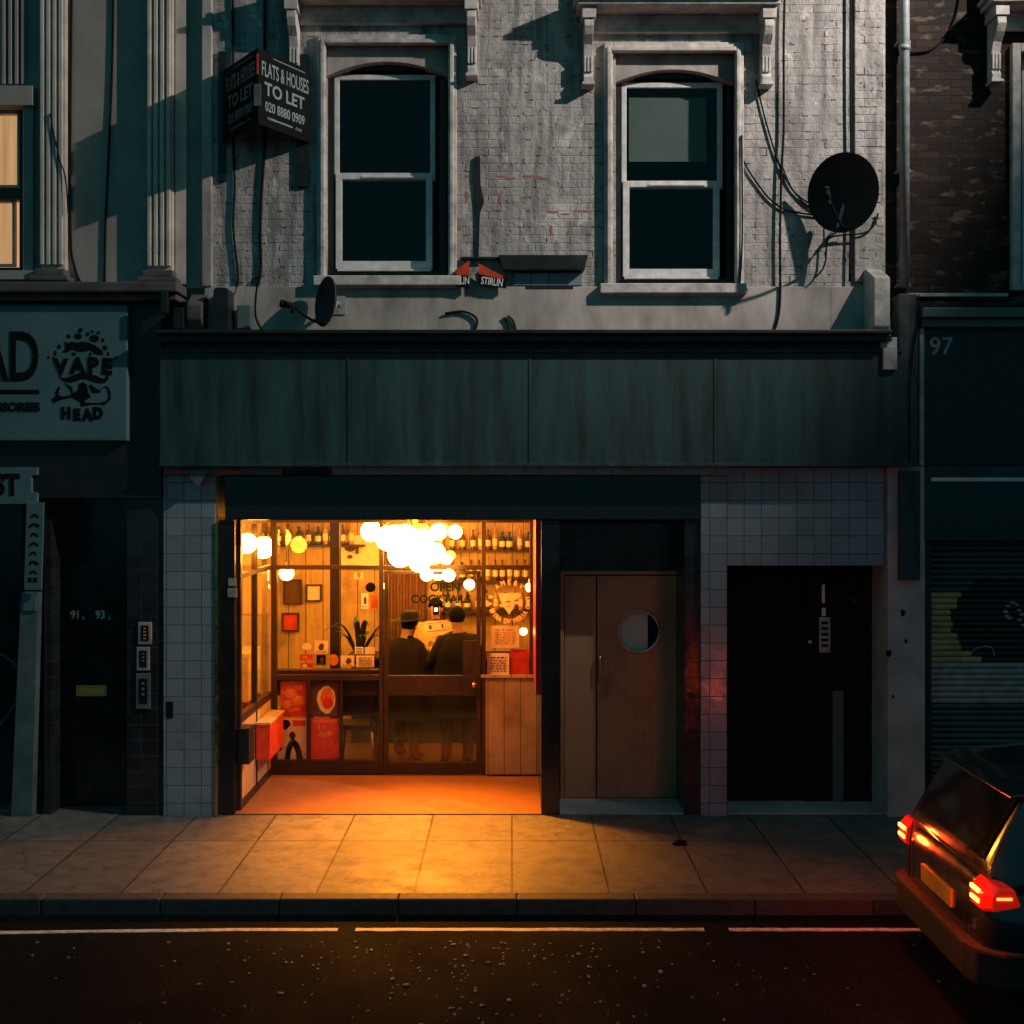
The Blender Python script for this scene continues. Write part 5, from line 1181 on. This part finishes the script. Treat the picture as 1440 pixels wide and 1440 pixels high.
    for sd in (-1, 1):
        m = MB(); yy0, yy1 = yc+sd*.68*hw, yc+sd*.945*hw
        m.rings([[(x0+a, y_, g+zz) for a, zz in ((.01, .74), (-.010, .76), (-.004, .86), (.05, .92), (.14, .91), (.16, .76))] if k < 2 else [(x0+a+.05, y_, g+zz) for a, zz in ((.00, .76), (-.004, .78), (.0, .86), (.04, .90), (.12, .89), (.16, .79))] for k, y_ in enumerate((yy0, yc+sd*.86*hw, yy1))])
        lamp = m.obj('tail_lamp', M['lens'], t, bevel=.012)
        for kk, zz in enumerate((.785, .845)):
            m = MB(); m.box(x0-.016, x0+.0, min(yc+sd*.70*hw, yc+sd*.84*hw), max(yc+sd*.70*hw, yc+sd*.84*hw), g+zz, g+zz+.022); m.obj('lamp_core', M['tailcore'], lamp)
        m = MB(); m.box(x0+.06, x0+.15, min(yc+sd*.925*hw, yc+sd*.950*hw), max(yc+sd*.925*hw, yc+sd*.950*hw), g+.83, g+.845); m.obj('lamp_core', M['tail'], lamp)
        for wx in (.78, 3.3):
            W = bpy.data.objects.new('wheel', None); COL.objects.link(W); W.parent = t; W.location = (x0+wx-(x0+2), sd*(hw-.10), .31)
            cx_, cy_, cz_ = x0+wx, yc+sd*(hw-.10), g+.31
            m = MB(); m.cyl((cx_, cy_-.10, cz_), (cx_, cy_+.10, cz_), .31, None, 36); m.obj('tyre', M['tyre'], W, bevel=.02)
            m = MB(); yo = cy_+sd*.102
            for k in range(5):
                a = 2*math.pi*k/5; m.cyl((cx_, yo+sd*.004, cz_), (cx_+.19*math.cos(a), yo+sd*.004, cz_+.19*math.sin(a)), .022, .016, 8)
            R_ = [[(cx_+q*math.cos(2*math.pi*i/36), yo+sd*dy, cz_+q*math.sin(2*math.pi*i/36)) for i in range(36)] for q, dy in ((.215, 0), (.215, .012), (.19, .012), (.19, 0))]
            m.rings(R_, cap=False); m.cyl((cx_, yo, cz_), (cx_, yo+sd*.014, cz_), .04, None, 16); m.obj('rim', M['metal'], W)
            m = MB(); yo2 = yc+sd*(hw+.002); R_ = [[(cx_+q*math.cos(math.pi*i/18-.15*0), yo2+sd*dy, max(cz_+q*math.sin(math.pi*i/18), g+.2)) for i in range(19)] for q, dy in ((.335, -.06), (.335, .006), (.385, .006), (.385, -.06))]
            m.rings(R_, cap=False, closed=False); m.obj('wheel_arch', M['tyre'], t)
        m = MB(); m.box(x0+1.0, x0+1.35, yc+sd*(hw-.005) if sd > 0 else yc-hw-.012, yc+hw+.012 if sd > 0 else yc-hw+.005, g+.82, g+.845); m.obj('door_handle', M['carpaint'], t)
        m = MB(); m.ball((x0+2.6, yc+sd*(hw+.09), g+1.0), .1, 14, (.7, 1, .7)); m.box(x0+2.57, x0+2.63, min(yc+sd*(hw-.1), yc+sd*(hw+.06)), max(yc+sd*(hw-.1), yc+sd*(hw+.06)), g+.95, g+.98); m.obj('wing_mirror', M['carpaint'], t, smooth=True)
        m = MB(); m.box(x0+1.58, x0+1.588, yc+sd*(hw+.0005)-.003, yc+sd*(hw+.0005)+.003, g+.28, g+.92); m.obj('door_gap', M['ink'], t)
    return t
car(2.78, -2.75, -4.40)
for yy in (-2.93, -4.22): lamp_light('tail_lamp_light', (2.66, yy, .74), 14, .06, (1, .07, .01))

# ------------------------------------------------------------------ street lamp that lights the fronts (just outside the picture)
LX, LY, LZ = 7.4, -3.9, 10.6
t = thing('street_lamp', 'tall grey street lamp on the pavement beyond the right edge', 'street lamp', (7.6, -1.95, 0))
m = MB(); m.cyl((7.6, -1.95, 0), (7.6, -1.95, 10.3), .10, .06, 18); m.tube([(7.6, -1.95, 10.25), (7.55, -2.4, 10.7), (7.45, -3.5, 10.84)], .035); m.obj('column', M['pipe'], t, smooth=True)
m = MB(); m.box(7.22, 7.58, -4.25, -3.5, 10.76, 10.88); m.obj('lamp_head', M['pipe'], t, bevel=.03)
m = MB(); m.box(7.3, 7.5, -4.1, -3.7, 10.72, 10.757); m.obj('lamp_lens', emit_mat('street_lamp_lens_glow', (1, .82, .66), 8), t)
sp = bpy.data.lights.new('street_lamp_light', 'SPOT'); sp.energy = 3600; sp.color = (1, .88, .79); sp.spot_size = math.radians(73); sp.spot_blend = .8; sp.shadow_soft_size = .07
so = bpy.data.objects.new('street_lamp_light', sp); COL.objects.link(so); so.location = (LX, LY, LZ); 
so.rotation_euler = (Vector((-.8, .0, 7.2)) - Vector((LX, LY, LZ))).to_track_quat('-Z', 'Y').to_euler()

# ------------------------------------------------------------------ sky and camera
w = bpy.data.worlds.new('World'); SC.world = w; w.use_nodes = True
bg = w.node_tree.nodes['Background']; bg.inputs[0].default_value = (.075, .42, .50, 1); bg.inputs[1].default_value = .27
cam = bpy.data.cameras.new('camera'); co = bpy.data.objects.new('camera', cam); COL.objects.link(co); SC.camera = co
co.location = (0, CY, CZ); co.rotation_euler = (math.radians(90), 0, 0)
cam.sensor_width = 36; cam.lens = F/1440*36; cam.shift_y = -20/1440; cam.clip_end = 500; cam.clip_start = .05
SC.view_settings.view_transform = 'Standard'; SC.view_settings.look = 'None'; SC.view_settings.exposure = 0; SC.view_settings.gamma = 1
